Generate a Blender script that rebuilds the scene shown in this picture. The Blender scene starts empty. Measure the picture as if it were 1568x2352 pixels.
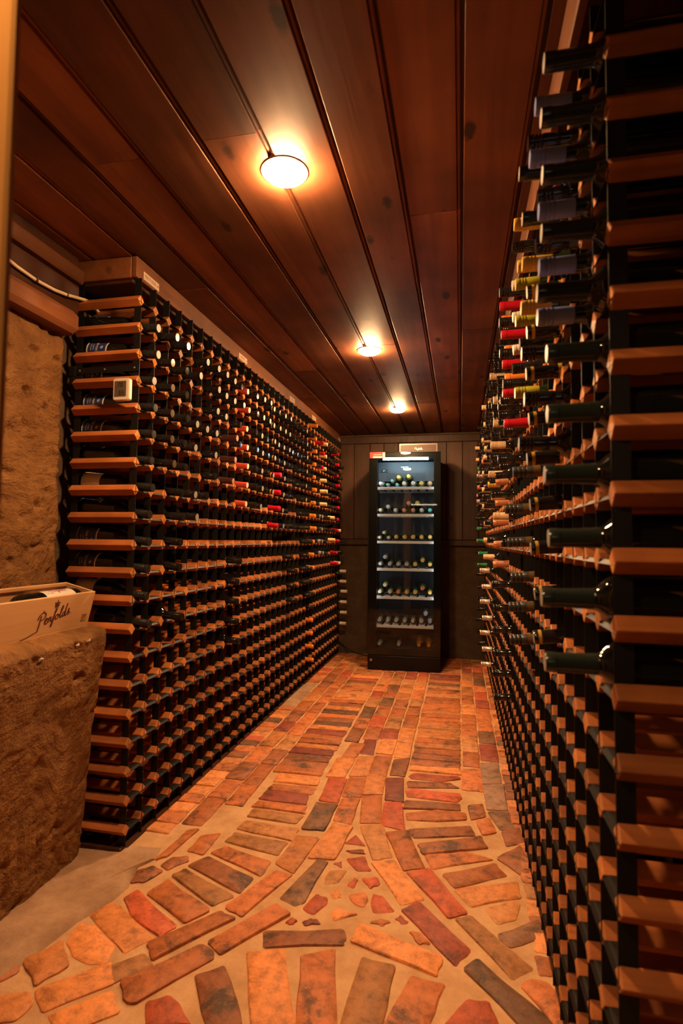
import bpy, bmesh, math, random
from mathutils import Vector, Matrix, noise
random.seed(11)
SC = bpy.context.scene
COL = SC.collection

# ---------------------------------------------------------------- camera, world, exposure
F_PX, YAW, PITCH, ROLL, CZ = 1279.2, .2104, .0503, .0108, 1.1015
fw = Vector((-math.sin(YAW)*math.cos(PITCH), math.cos(YAW)*math.cos(PITCH), math.sin(PITCH)))
rt0 = Vector((math.cos(YAW), math.sin(YAW), 0)); up0 = rt0.cross(fw)
rt = math.cos(ROLL)*rt0 + math.sin(ROLL)*up0
up = -math.sin(ROLL)*rt0 + math.cos(ROLL)*up0
cd = bpy.data.cameras.new('camera'); cam = bpy.data.objects.new('camera', cd); COL.objects.link(cam)
cd.sensor_fit = 'VERTICAL'; cd.sensor_height = 36; cd.sensor_width = 24; cd.lens = F_PX/2352*36
cd.clip_start = .02
M = Matrix.Identity(4)
for i in range(3):
    M[i][0], M[i][1], M[i][2] = rt[i], up[i], -fw[i]
M.translation = Vector((0, 0, CZ)); cam.matrix_world = M
cd.dof.use_dof = True; cd.dof.focus_distance = 3.4; cd.dof.aperture_fstop = 4.0
SC.camera = cam
wd = bpy.data.worlds.new('world'); SC.world = wd; wd.use_nodes = True
wd.node_tree.nodes['Background'].inputs[0].default_value = (.02, .012, .008, 1)
wd.node_tree.nodes['Background'].inputs[1].default_value = .2
vs = SC.view_settings
vs.view_transform = 'Standard'; vs.look = 'None'; vs.exposure = 0.12; vs.gamma = 1; vs.use_curve_mapping = False
try:
    SC.cycles.use_denoising = True
    SC.cycles.max_bounces = 7; SC.cycles.adaptive_threshold = .02; SC.cycles.transparent_max_bounces = 16
    SC.cycles.sample_clamp_indirect = 4
except Exception:
    pass
LAMP_COL = (1.0, .57, .26); LAMP_STRENGTH = 930.0
TUBE_STRENGTH = 16.0; LED_STRENGTH = 95.0

# ---------------------------------------------------------------- layout constants
XL, YL, XR, YR, ZB, ZC = -1.1494, 1.8113, .2224, .8995, .075, 2.1409
NL, NR = 36, 44                 # uprights per rack
YBACK = 5.40; YFRONT = .46
PEG = .265                      # length of a peg
def zrow(i): return ZB + .1*(19 - i)

# ---------------------------------------------------------------- materials
MATS = {}
def nt(name):
    m = bpy.data.materials.new(name); m.use_nodes = True
    t = m.node_tree; b = t.nodes['Principled BSDF']
    MATS[name] = m
    return m, t, b
def N(t, typ, **kw):
    n = t.nodes.new(typ)
    for k, v in kw.items(): setattr(n, k, v)
    return n
def setin(n, **kw):
    for k, v in kw.items(): n.inputs[k.replace('_', ' ')].default_value = v
def plain(name, col, rough=.5, metal=0, coat=0, spec=.5, sheen=0):
    m, t, b = nt(name)
    b.inputs['Base Color'].default_value = (*col, 1); b.inputs['Roughness'].default_value = rough
    b.inputs['Metallic'].default_value = metal; b.inputs['Coat Weight'].default_value = coat
    b.inputs['Specular IOR Level'].default_value = spec
    if sheen == 0 and metal == 0 and rough > .25:      # faint wear so no surface is perfectly even
        nz = N(t, 'ShaderNodeTexNoise'); setin(nz, Scale=55.0, Detail=4.0)
        mr = N(t, 'ShaderNodeMapRange'); setin(mr, To_Min=max(.05, rough-.1), To_Max=min(1, rough+.12))
        t.links.new(nz.outputs['Fac'], mr.inputs['Value']); t.links.new(mr.outputs['Result'], b.inputs['Roughness'])
    return m
def emit(name, col, s):
    m, t, b = nt(name)
    b.inputs['Base Color'].default_value = (.8, .8, .8, 1)
    b.inputs['Emission Color'].default_value = (*col, 1); b.inputs['Emission Strength'].default_value = s
    return m
def ramp(t, stops):
    r = N(t, 'ShaderNodeValToRGB'); e = r.color_ramp.elements
    while len(e) < len(stops): e.new(.5)
    for x, (p, c) in zip(e, stops): x.position = p; x.color = (*c, 1)
    return r
def mixc(t, fac, a, b, blend='MIX'):
    m = N(t, 'ShaderNodeMix', data_type='RGBA', blend_type=blend)
    for s, v in ((0, fac), (6, a), (7, b)):
        if hasattr(v, 'links') or hasattr(v, 'is_linked'): t.links.new(v, m.inputs[s])
        elif s == 0: m.inputs[0].default_value = v
        else: m.inputs[s].default_value = (*v, 1)
    return m.outputs[2]
def wood(name, c_dark, c_light, axis='Y', rough=.4, scale=1.0, knots=0.0, coat=0.0, obj=True, bump=.15, var=.25):
    """stained boards: long grain along axis, per-object tone, optional dark knots and stains"""
    m, t, b = nt(name)
    tc = N(t, 'ShaderNodeTexCoord'); geo = N(t, 'ShaderNodeNewGeometry'); oi = N(t, 'ShaderNodeObjectInfo')
    src = tc.outputs['Object'] if obj else geo.outputs['Position']
    add = N(t, 'ShaderNodeVectorMath', operation='ADD'); mul = N(t, 'ShaderNodeVectorMath', operation='SCALE')
    cmb = N(t, 'ShaderNodeCombineXYZ')
    for k in range(3): t.links.new(oi.outputs['Random'], cmb.inputs[k])
    t.links.new(cmb.outputs[0], mul.inputs[0]); mul.inputs['Scale'].default_value = 37.0
    t.links.new(src, add.inputs[0]); t.links.new(mul.outputs[0], add.inputs[1])
    mp = N(t, 'ShaderNodeMapping'); s = [26*scale]*3; s['XYZ'.index(axis)] = 1.6*scale
    mp.inputs['Scale'].default_value = s
    t.links.new(add.outputs[0], mp.inputs['Vector'])
    n1 = N(t, 'ShaderNodeTexNoise'); setin(n1, Scale=1.0, Detail=6.0, Roughness=.6, Distortion=.6); t.links.new(mp.outputs[0], n1.inputs['Vector'])
    r = ramp(t, [(.28, c_dark), (.72, c_light)]); t.links.new(n1.outputs['Fac'], r.inputs['Fac'])
    col = r.outputs['Color']
    n2 = N(t, 'ShaderNodeTexNoise'); setin(n2, Scale=5.0*scale, Detail=3.0); t.links.new(add.outputs[0], n2.inputs['Vector'])
    mr = N(t, 'ShaderNodeMapRange'); setin(mr, From_Min=.35, From_Max=.7, To_Min=1-var, To_Max=1+var*.5); t.links.new(n2.outputs['Fac'], mr.inputs['Value'])
    mv = N(t, 'ShaderNodeMapRange'); setin(mv, To_Min=1-var, To_Max=1+var); t.links.new(oi.outputs['Random'], mv.inputs['Value'])
    mm = N(t, 'ShaderNodeMath', operation='MULTIPLY'); t.links.new(mr.outputs[0], mm.inputs[0]); t.links.new(mv.outputs[0], mm.inputs[1])
    vm = N(t, 'ShaderNodeVectorMath', operation='SCALE'); t.links.new(col, vm.inputs[0]); t.links.new(mm.outputs[0], vm.inputs['Scale'])
    col = vm.outputs[0]
    if knots:
        mp2 = N(t, 'ShaderNodeMapping'); s = [9.0]*3; s['XYZ'.index(axis)] = 4.0; mp2.inputs['Scale'].default_value = s
        t.links.new(add.outputs[0], mp2.inputs['Vector'])
        vo = N(t, 'ShaderNodeTexVoronoi'); setin(vo, Scale=.85, Randomness=1.0); t.links.new(mp2.outputs[0], vo.inputs['Vector'])
        n3 = N(t, 'ShaderNodeTexNoise'); setin(n3, Scale=42.0, Detail=5.0, Roughness=.7); t.links.new(add.outputs[0], n3.inputs['Vector'])
        ad = N(t, 'ShaderNodeMath', operation='MULTIPLY_ADD'); t.links.new(n3.outputs['Fac'], ad.inputs[0]); ad.inputs[1].default_value = .16; t.links.new(vo.outputs['Distance'], ad.inputs[2])
        k = N(t, 'ShaderNodeMapRange'); setin(k, From_Min=.17, From_Max=.23, To_Min=knots, To_Max=0.0); t.links.new(ad.outputs[0], k.inputs['Value'])
        col = mixc(t, k.outputs[0], col, (.030, .012, .006))
    t.links.new(col, b.inputs['Base Color'])
    b.inputs['Roughness'].default_value = rough; b.inputs['Coat Weight'].default_value = coat; b.inputs['Coat Roughness'].default_value = .25; b.inputs['Specular IOR Level'].default_value = .3
    bp = N(t, 'ShaderNodeBump'); setin(bp, Strength=bump, Distance=.004); t.links.new(n1.outputs['Fac'], bp.inputs['Height']); t.links.new(bp.outputs[0], b.inputs['Normal'])
    return m
def brickmat(name, base, dark, patch, amt):
    """old fired clay: mottled, pitted, with soot and lime patches of their own shape"""
    m, t, b = nt(name)
    geo = N(t, 'ShaderNodeNewGeometry'); oi = N(t, 'ShaderNodeObjectInfo')
    n1 = N(t, 'ShaderNodeTexNoise'); setin(n1, Scale=30.0, Detail=8.0, Roughness=.7); t.links.new(geo.outputs['Position'], n1.inputs['Vector'])
    n2 = N(t, 'ShaderNodeTexNoise'); setin(n2, Scale=10.0, Detail=9.0, Roughness=.72, Distortion=.4); t.links.new(geo.outputs['Position'], n2.inputs['Vector'])
    n3 = N(t, 'ShaderNodeTexNoise'); setin(n3, Scale=150.0, Detail=3.0); t.links.new(geo.outputs['Position'], n3.inputs['Vector'])
    r = ramp(t, [(.32, tuple(v*.55 for v in base)), (.5, base), (.7, tuple(min(1, v*1.3) for v in base))]); t.links.new(n1.outputs['Fac'], r.inputs['Fac'])
    ft = N(t, 'ShaderNodeMapRange'); setin(ft, From_Min=.575-.05*amt, From_Max=.69-.05*amt, To_Max=min(.95, .45+.45*amt)); t.links.new(n2.outputs['Fac'], ft.inputs['Value'])
    c = mixc(t, ft.outputs[0], r.outputs['Color'], dark)
    f2 = N(t, 'ShaderNodeMapRange'); setin(f2, From_Min=.62, From_Max=.78, To_Max=.8); t.links.new(n3.outputs['Fac'], f2.inputs['Value'])
    c = mixc(t, f2.outputs[0], c, patch)
    n4 = N(t, 'ShaderNodeTexNoise'); setin(n4, Scale=16.0, Detail=8.0, Roughness=.75); t.links.new(geo.outputs['Position'], n4.inputs['Vector'])
    f4 = N(t, 'ShaderNodeMapRange'); setin(f4, From_Min=.58, From_Max=.72, To_Max=.4); t.links.new(n4.outputs['Fac'], f4.inputs['Value'])
    c = mixc(t, f4.outputs[0], c, (.55, .30, .14))
    n5 = N(t, 'ShaderNodeTexNoise'); setin(n5, Scale=75.0, Detail=5.0, Roughness=.7, Distortion=1.0); t.links.new(geo.outputs['Position'], n5.inputs['Vector'])
    f5 = N(t, 'ShaderNodeMapRange'); setin(f5, From_Min=.36, From_Max=.28, To_Max=.85); t.links.new(n5.outputs['Fac'], f5.inputs['Value'])
    c = mixc(t, f5.outputs[0], c, (.05, .028, .018))
    hs = N(t, 'ShaderNodeHueSaturation'); mv = N(t, 'ShaderNodeMapRange'); setin(mv, To_Min=.72, To_Max=1.25); t.links.new(oi.outputs['Random'], mv.inputs['Value'])
    t.links.new(mv.outputs[0], hs.inputs['Value']); t.links.new(c, hs.inputs['Color']); t.links.new(hs.outputs[0], b.inputs['Base Color'])
    b.inputs['Roughness'].default_value = .62
    bp = N(t, 'ShaderNodeBump'); setin(bp, Strength=.55, Distance=.004); t.links.new(n1.outputs['Fac'], bp.inputs['Height'])
    bp2 = N(t, 'ShaderNodeBump'); setin(bp2, Strength=.35, Distance=.003); t.links.new(n3.outputs['Fac'], bp2.inputs['Height']); t.links.new(bp.outputs[0], bp2.inputs['Normal'])
    t.links.new(bp2.outputs[0], b.inputs['Normal'])
    return m
def earthen(name, c1, c2, c3, rough=.85, trowel=1.0):
    """hand-trowelled earth render: swirling ridges, pits, uneven colour"""
    m, t, b = nt(name)
    geo = N(t, 'ShaderNodeNewGeometry')
    wn = N(t, 'ShaderNodeTexNoise'); setin(wn, Scale=2.6, Detail=1.0, Distortion=.6); t.links.new(geo.outputs['Position'], wn.inputs['Vector'])
    sc = N(t, 'ShaderNodeVectorMath', operation='SCALE'); t.links.new(wn.outputs['Color'], sc.inputs[0]); sc.inputs['Scale'].default_value = .55
    ad = N(t, 'ShaderNodeVectorMath', operation='ADD'); t.links.new(geo.outputs['Position'], ad.inputs[0]); t.links.new(sc.outputs[0], ad.inputs[1])
    mp = N(t, 'ShaderNodeMapping'); mp.inputs['Scale'].default_value = (3, 4.5, 13); mp.inputs['Rotation'].default_value = (.6, 0, 0); t.links.new(ad.outputs[0], mp.inputs['Vector'])
    n1 = N(t, 'ShaderNodeTexNoise'); setin(n1, Scale=1.0, Detail=6.0, Roughness=.66); t.links.new(mp.outputs[0], n1.inputs['Vector'])
    n2 = N(t, 'ShaderNodeTexNoise'); setin(n2, Scale=8.0, Detail=6.0, Roughness=.7); t.links.new(geo.outputs['Position'], n2.inputs['Vector'])
    n3 = N(t, 'ShaderNodeTexNoise'); setin(n3, Scale=70.0, Detail=4.0, Roughness=.7); t.links.new(geo.outputs['Position'], n3.inputs['Vector'])
    r = ramp(t, [(.3, c1), (.55, c2), (.8, c3)]); t.links.new(n2.outputs['Fac'], r.inputs['Fac']); t.links.new(r.outputs[0], b.inputs['Base Color'])
    b.inputs['Roughness'].default_value = rough; b.inputs['Specular IOR Level'].default_value = .25
    b1 = N(t, 'ShaderNodeBump'); setin(b1, Strength=1.0*trowel, Distance=.10); t.links.new(n1.outputs['Fac'], b1.inputs['Height'])
    b2 = N(t, 'ShaderNodeBump'); setin(b2, Strength=.25, Distance=.006); t.links.new(n3.outputs['Fac'], b2.inputs['Height']); t.links.new(b1.outputs[0], b2.inputs['Normal'])
    b3 = N(t, 'ShaderNodeBump'); setin(b3, Strength=1.0*trowel, Distance=.09); t.links.new(n2.outputs['Fac'], b3.inputs['Height']); t.links.new(b2.outputs[0], b3.inputs['Normal'])
    t.links.new(b3.outputs[0], b.inputs['Normal'])
    return m
def glassmat(name):
    m = bpy.data.materials.new(name); m.use_nodes = True; MATS[name] = m
    t = m.node_tree; t.nodes.clear()
    o = N(t, 'ShaderNodeOutputMaterial'); tr = N(t, 'ShaderNodeBsdfTransparent'); gl = N(t, 'ShaderNodeBsdfGlossy'); fr = N(t, 'ShaderNodeFresnel'); mx = N(t, 'ShaderNodeMixShader')
    tr.inputs[0].default_value = (.86, .9, .9, 1); gl.inputs['Roughness'].default_value = .01; fr.inputs[0].default_value = 1.33
    t.links.new(fr.outputs[0], mx.inputs[0]); t.links.new(tr.outputs[0], mx.inputs[1]); t.links.new(gl.outputs[0], mx.inputs[2]); t.links.new(mx.outputs[0], o.inputs[0])
    return m

wood('peg_wood', (.30, .085, .022), (.50, .165, .045), 'X', rough=.5, scale=1.5, coat=.05, var=.28)
wood('lit_peg_end', (.46, .16, .045), (.66, .26, .075), 'Z', rough=.5, scale=1.5, var=.2)  # end faces coloured lighter than the sides to look lamp-lit
wood('ceiling_wood', (.15, .048, .019), (.30, .105, .043), 'Y', rough=.55, scale=.55, knots=.9, coat=.0, var=.38)
wood('beam_wood', (.10, .032, .011), (.19, .064, .022), 'Y', rough=.55, scale=.7, knots=.8, coat=.05)
wood('dark_board', (.036, .012, .006), (.07, .024, .011), 'Y', rough=.45, scale=.7, knots=.8)
wood('fascia_wood', (.15, .05, .016), (.24, .083, .027), 'Y', rough=.6, scale=.9, knots=.5, coat=.0)
wood('back_panel', (.052, .023, .011), (.095, .044, .021), 'Z', rough=.5, scale=.8, knots=.8)
wood('pine', (.62, .34, .15), (.78, .48, .24), 'Y', rough=.5, scale=.5, var=.08)
wood('jamb_wood', (.55, .27, .075), (.70, .36, .11), 'Z', rough=.25, scale=.5, coat=.6, var=.08)
wood('gift_box_wood', (.045, .027, .021), (.07, .043, .033), 'X', rough=.5, scale=.8, var=.1)
plain('black_steel', (.0065, .006, .0055), .48, .0, spec=.3)
plain('steel_edge', (.05, .045, .042), .3, .3)
earthen('earth_render', (.145, .060, .018), (.245, .112, .035), (.35, .172, .058), trowel=.45)
earthen('plaster', (.06, .035, .019), (.09, .055, .031), (.13, .08, .045), trowel=.18)
earthen('mortar', (.44, .235, .115), (.60, .345, .18), (.70, .44, .25), trowel=.12)
earthen('cement', (.26, .14, .08), (.42, .25, .15), (.56, .36, .23), trowel=.1)
BR = dict(o=((.52, .155, .046), (.13, .05, .024), 1.1), O=((.66, .235, .07), (.22, .085, .036), .8), r=((.50, .095, .034), (.17, .045, .022), .8),
          d=((.22, .095, .046), (.06, .036, .022), 1.4), m=((.30, .062, .034), (.11, .036, .024), .9), t=((.50, .205, .07), (.17, .07, .03), 1.1),
          b=((.34, .11, .043), (.08, .04, .022), 1.3), g=((.38, .21, .135), (.16, .09, .06), 1.1))
for k, (c, d, a) in BR.items():
    nm = dict(o='orange', O='pale_orange', r='red', d='sooty', m='maroon', t='tan', b='brown', g='greyed')[k]
    BR[k] = brickmat(nm + '_brick', c, d, tuple(min(1, v*1.35+.05) for v in c), a)

# ---------------------------------------------------------------- mesh helpers
class MB:
    def __init__(s): s.v = []; s.f = []; s.m = []
    def add(s, vs, fs, mi=0):
        o = len(s.v); s.v += [tuple(x) for x in vs]
        for f in fs: s.f.append([i+o for i in f]); s.m.append(mi)
        return s
    def box(s, a, b, mi=0):
        (x0, y0, z0), (x1, y1, z1) = a, b
        return s.add([(x0,y0,z0),(x1,y0,z0),(x1,y1,z0),(x0,y1,z0),(x0,y0,z1),(x1,y0,z1),(x1,y1,z1),(x0,y1,z1)],
                     [(0,3,2,1),(4,5,6,7),(0,1,5,4),(1,2,6,5),(2,3,7,6),(3,0,4,7)], mi)
    def cbox(s, a, b, c, mi=0):
        """box with chamfered long edges (all 12), built as three stacked outlines"""
        (x0, y0, z0), (x1, y1, z1) = a, b
        def ring(z, i): 
            X0, X1, Y0, Y1 = x0+i, x1-i, y0+i, y1-i
            return [(X0+c,Y0,z),(X1-c,Y0,z),(X1,Y0+c,z),(X1,Y1-c,z),(X1-c,Y1,z),(X0+c,Y1,z),(X0,Y1-c,z),(X0,Y0+c,z)]
        rs = [ring(z0, c*.7), ring(z0+c, 0), ring(z1-c, 0), ring(z1, c*.7)]
        vs = [p for r in rs for p in r]; fs = [tuple(range(7, -1, -1)), tuple(range(24, 32))]
        for k in range(3):
            for i in range(8): fs.append((k*8+i, k*8+(i+1) % 8, k*8+8+(i+1) % 8, k*8+8+i))
        return s.add(vs, fs, mi)
    def lathe(s, prof, seg=16, mats=None, axis='X', cap=(True, True)):
        """prof: (along, radius); mats: material index for each span"""
        o = len(s.v)
        for a, r in prof:
            for k in range(seg):
                t = 2*math.pi*k/seg; c, d = r*math.cos(t), r*math.sin(t)
                s.v.append({'X': (a, c, d), 'Y': (d, a, c), 'Z': (c, d, a)}[axis])
        for i in range(len(prof)-1):
            for k in range(seg):
                k2 = (k+1) % seg
                s.f.append([o+i*seg+k, o+i*seg+k2, o+(i+1)*seg+k2, o+(i+1)*seg+k]); s.m.append(mats[i] if mats else 0)
        if cap[0]: s.f.append([o+k for k in range(seg)][::-1]); s.m.append(mats[0] if mats else 0)
        if cap[1]: s.f.append([o+(len(prof)-1)*seg+k for k in range(seg)]); s.m.append(mats[-1] if mats else 0)
        return s
    def tube(s, pts, r, seg=8, mi=0):
        pts = [Vector(p) for p in pts]; o = len(s.v); n = len(pts); prev = None
        for i, p in enumerate(pts):
            d = (pts[min(i+1, n-1)] - pts[max(i-1, 0)]).normalized()
            a = Vector((0, 0, 1)) if abs(d.z) < .9 else Vector((1, 0, 0))
            u = d.cross(a).normalized(); w = d.cross(u)
            for k in range(seg):
                t = 2*math.pi*k/seg; s.v.append(tuple(p + r*(math.cos(t)*u + math.sin(t)*w)))
        for i in range(n-1):
            for k in range(seg):
                k2 = (k+1) % seg; s.f.append([o+i*seg+k, o+(i+1)*seg+k, o+(i+1)*seg+k2, o+i*seg+k2]); s.m.append(mi)
        s.f.append([o+k for k in range(seg)]); s.m.append(mi); s.f.append([o+(n-1)*seg+k for k in range(seg)][::-1]); s.m.append(mi)
        return s
    def prism(s, poly, a0, a1, axis='X', mi=0):
        """poly in the two other axes (cyclic order), extruded along axis"""
        n = len(poly); put = {'X': lambda a, p: (a, p[0], p[1]), 'Y': lambda a, p: (p[0], a, p[1]), 'Z': lambda a, p: (p[0], p[1], a)}[axis]
        vs = [put(a0, p) for p in poly] + [put(a1, p) for p in poly]
        fs = [tuple(range(n)), tuple(range(2*n-1, n-1, -1))] + [(i, n+i, n+(i+1) % n, (i+1) % n) for i in range(n)]
        return s.add(vs, fs, mi)
    def mesh(s, name, mats, smooth=None):
        me = bpy.data.meshes.new(name); me.from_pydata(s.v, [], s.f); me.validate()
        for mt in mats: me.materials.append(MATS[mt] if isinstance(mt, str) else mt)
        if len(me.polygons) == len(s.m): me.polygons.foreach_set('material_index', s.m)
        bm = bmesh.new(); bm.from_mesh(me); bmesh.ops.recalc_face_normals(bm, faces=bm.faces); bm.to_mesh(me); bm.free()
        if smooth is not None:
            me.polygons.foreach_set('use_smooth', [True]*len(me.polygons)); me.set_sharp_from_angle(angle=math.radians(smooth))
        me.update(); return me
    def build(s, name, mats, parent=None, smooth=None, loc=None):
        return link(name, s.mesh(name, mats if isinstance(mats, (list, tuple)) else [mats], smooth), parent, loc)
def link(name, me, parent=None, loc=None):
    o = bpy.data.objects.new(name, me); COL.objects.link(o)
    if parent: o.parent = parent
    if loc: o.location = loc
    return o
def tag(o, label=None, cat=None, group=None, kind=None):
    if label: o['label'] = label
    if cat: o['category'] = cat
    if group: o['group'] = group
    if kind: o['kind'] = kind
    return o
def thing(name, label, cat, loc=(0, 0, 0), group=None):
    o = bpy.data.objects.new(name, None); COL.objects.link(o); o.location = loc; o.empty_display_size = .05
    return tag(o, label, cat, group)
def struct(o): o['kind'] = 'structure'; return o
def text_mesh(txt, size, shear=0, spacing=1.0):
    """flat letters as (verts, faces), centred on the origin"""
    c = bpy.data.curves.new('lettering', 'FONT'); c.body = txt; c.size = size; c.align_x = 'CENTER'; c.align_y = 'CENTER'; c.shear = shear; c.space_character = spacing; c.resolution_u = 2
    o = bpy.data.objects.new('lettering', c); COL.objects.link(o)
    me = o.to_mesh(); vs = [tuple(v.co) for v in me.vertices]; fs = [tuple(p.vertices) for p in me.polygons]
    o.to_mesh_clear(); bpy.data.objects.remove(o); bpy.data.curves.remove(c)
    return vs, fs
def stroke(pts, w):
    """flat ribbon of width w along a polyline in 2D, smoothed (Catmull-Rom)"""
    P = [Vector((*p, 0)) for p in pts]; Q = []
    for i in range(len(P)-1):
        a, b, c, d = P[max(i-1, 0)], P[i], P[i+1], P[min(i+2, len(P)-1)]
        for k in range(5):
            t = k/5; Q.append(.5*((2*b)+(c-a)*t+(2*a-5*b+4*c-d)*t*t+(3*b-a-3*c+d)*t**3))
    Q.append(P[-1]); vs = []; n = len(Q)
    for i, q in enumerate(Q):
        d = (Q[min(i+1, n-1)]-Q[max(i-1, 0)]); d = d.normalized() if d.length > 0 else Vector((1, 0, 0)); u = Vector((-d.y, d.x, 0))
        ww = w*(.45 + .55*abs(d.y))
        vs += [tuple(q+u*ww/2), tuple(q-u*ww/2)]
    return vs, [(2*i, 2*i+1, 2*i+3, 2*i+2) for i in range(n-1)]

# ================================================================ THE SETTING
def dist_cam(x, y, z): return (Vector((x, y, z)) - Vector((0, 0, CZ))).length

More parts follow.
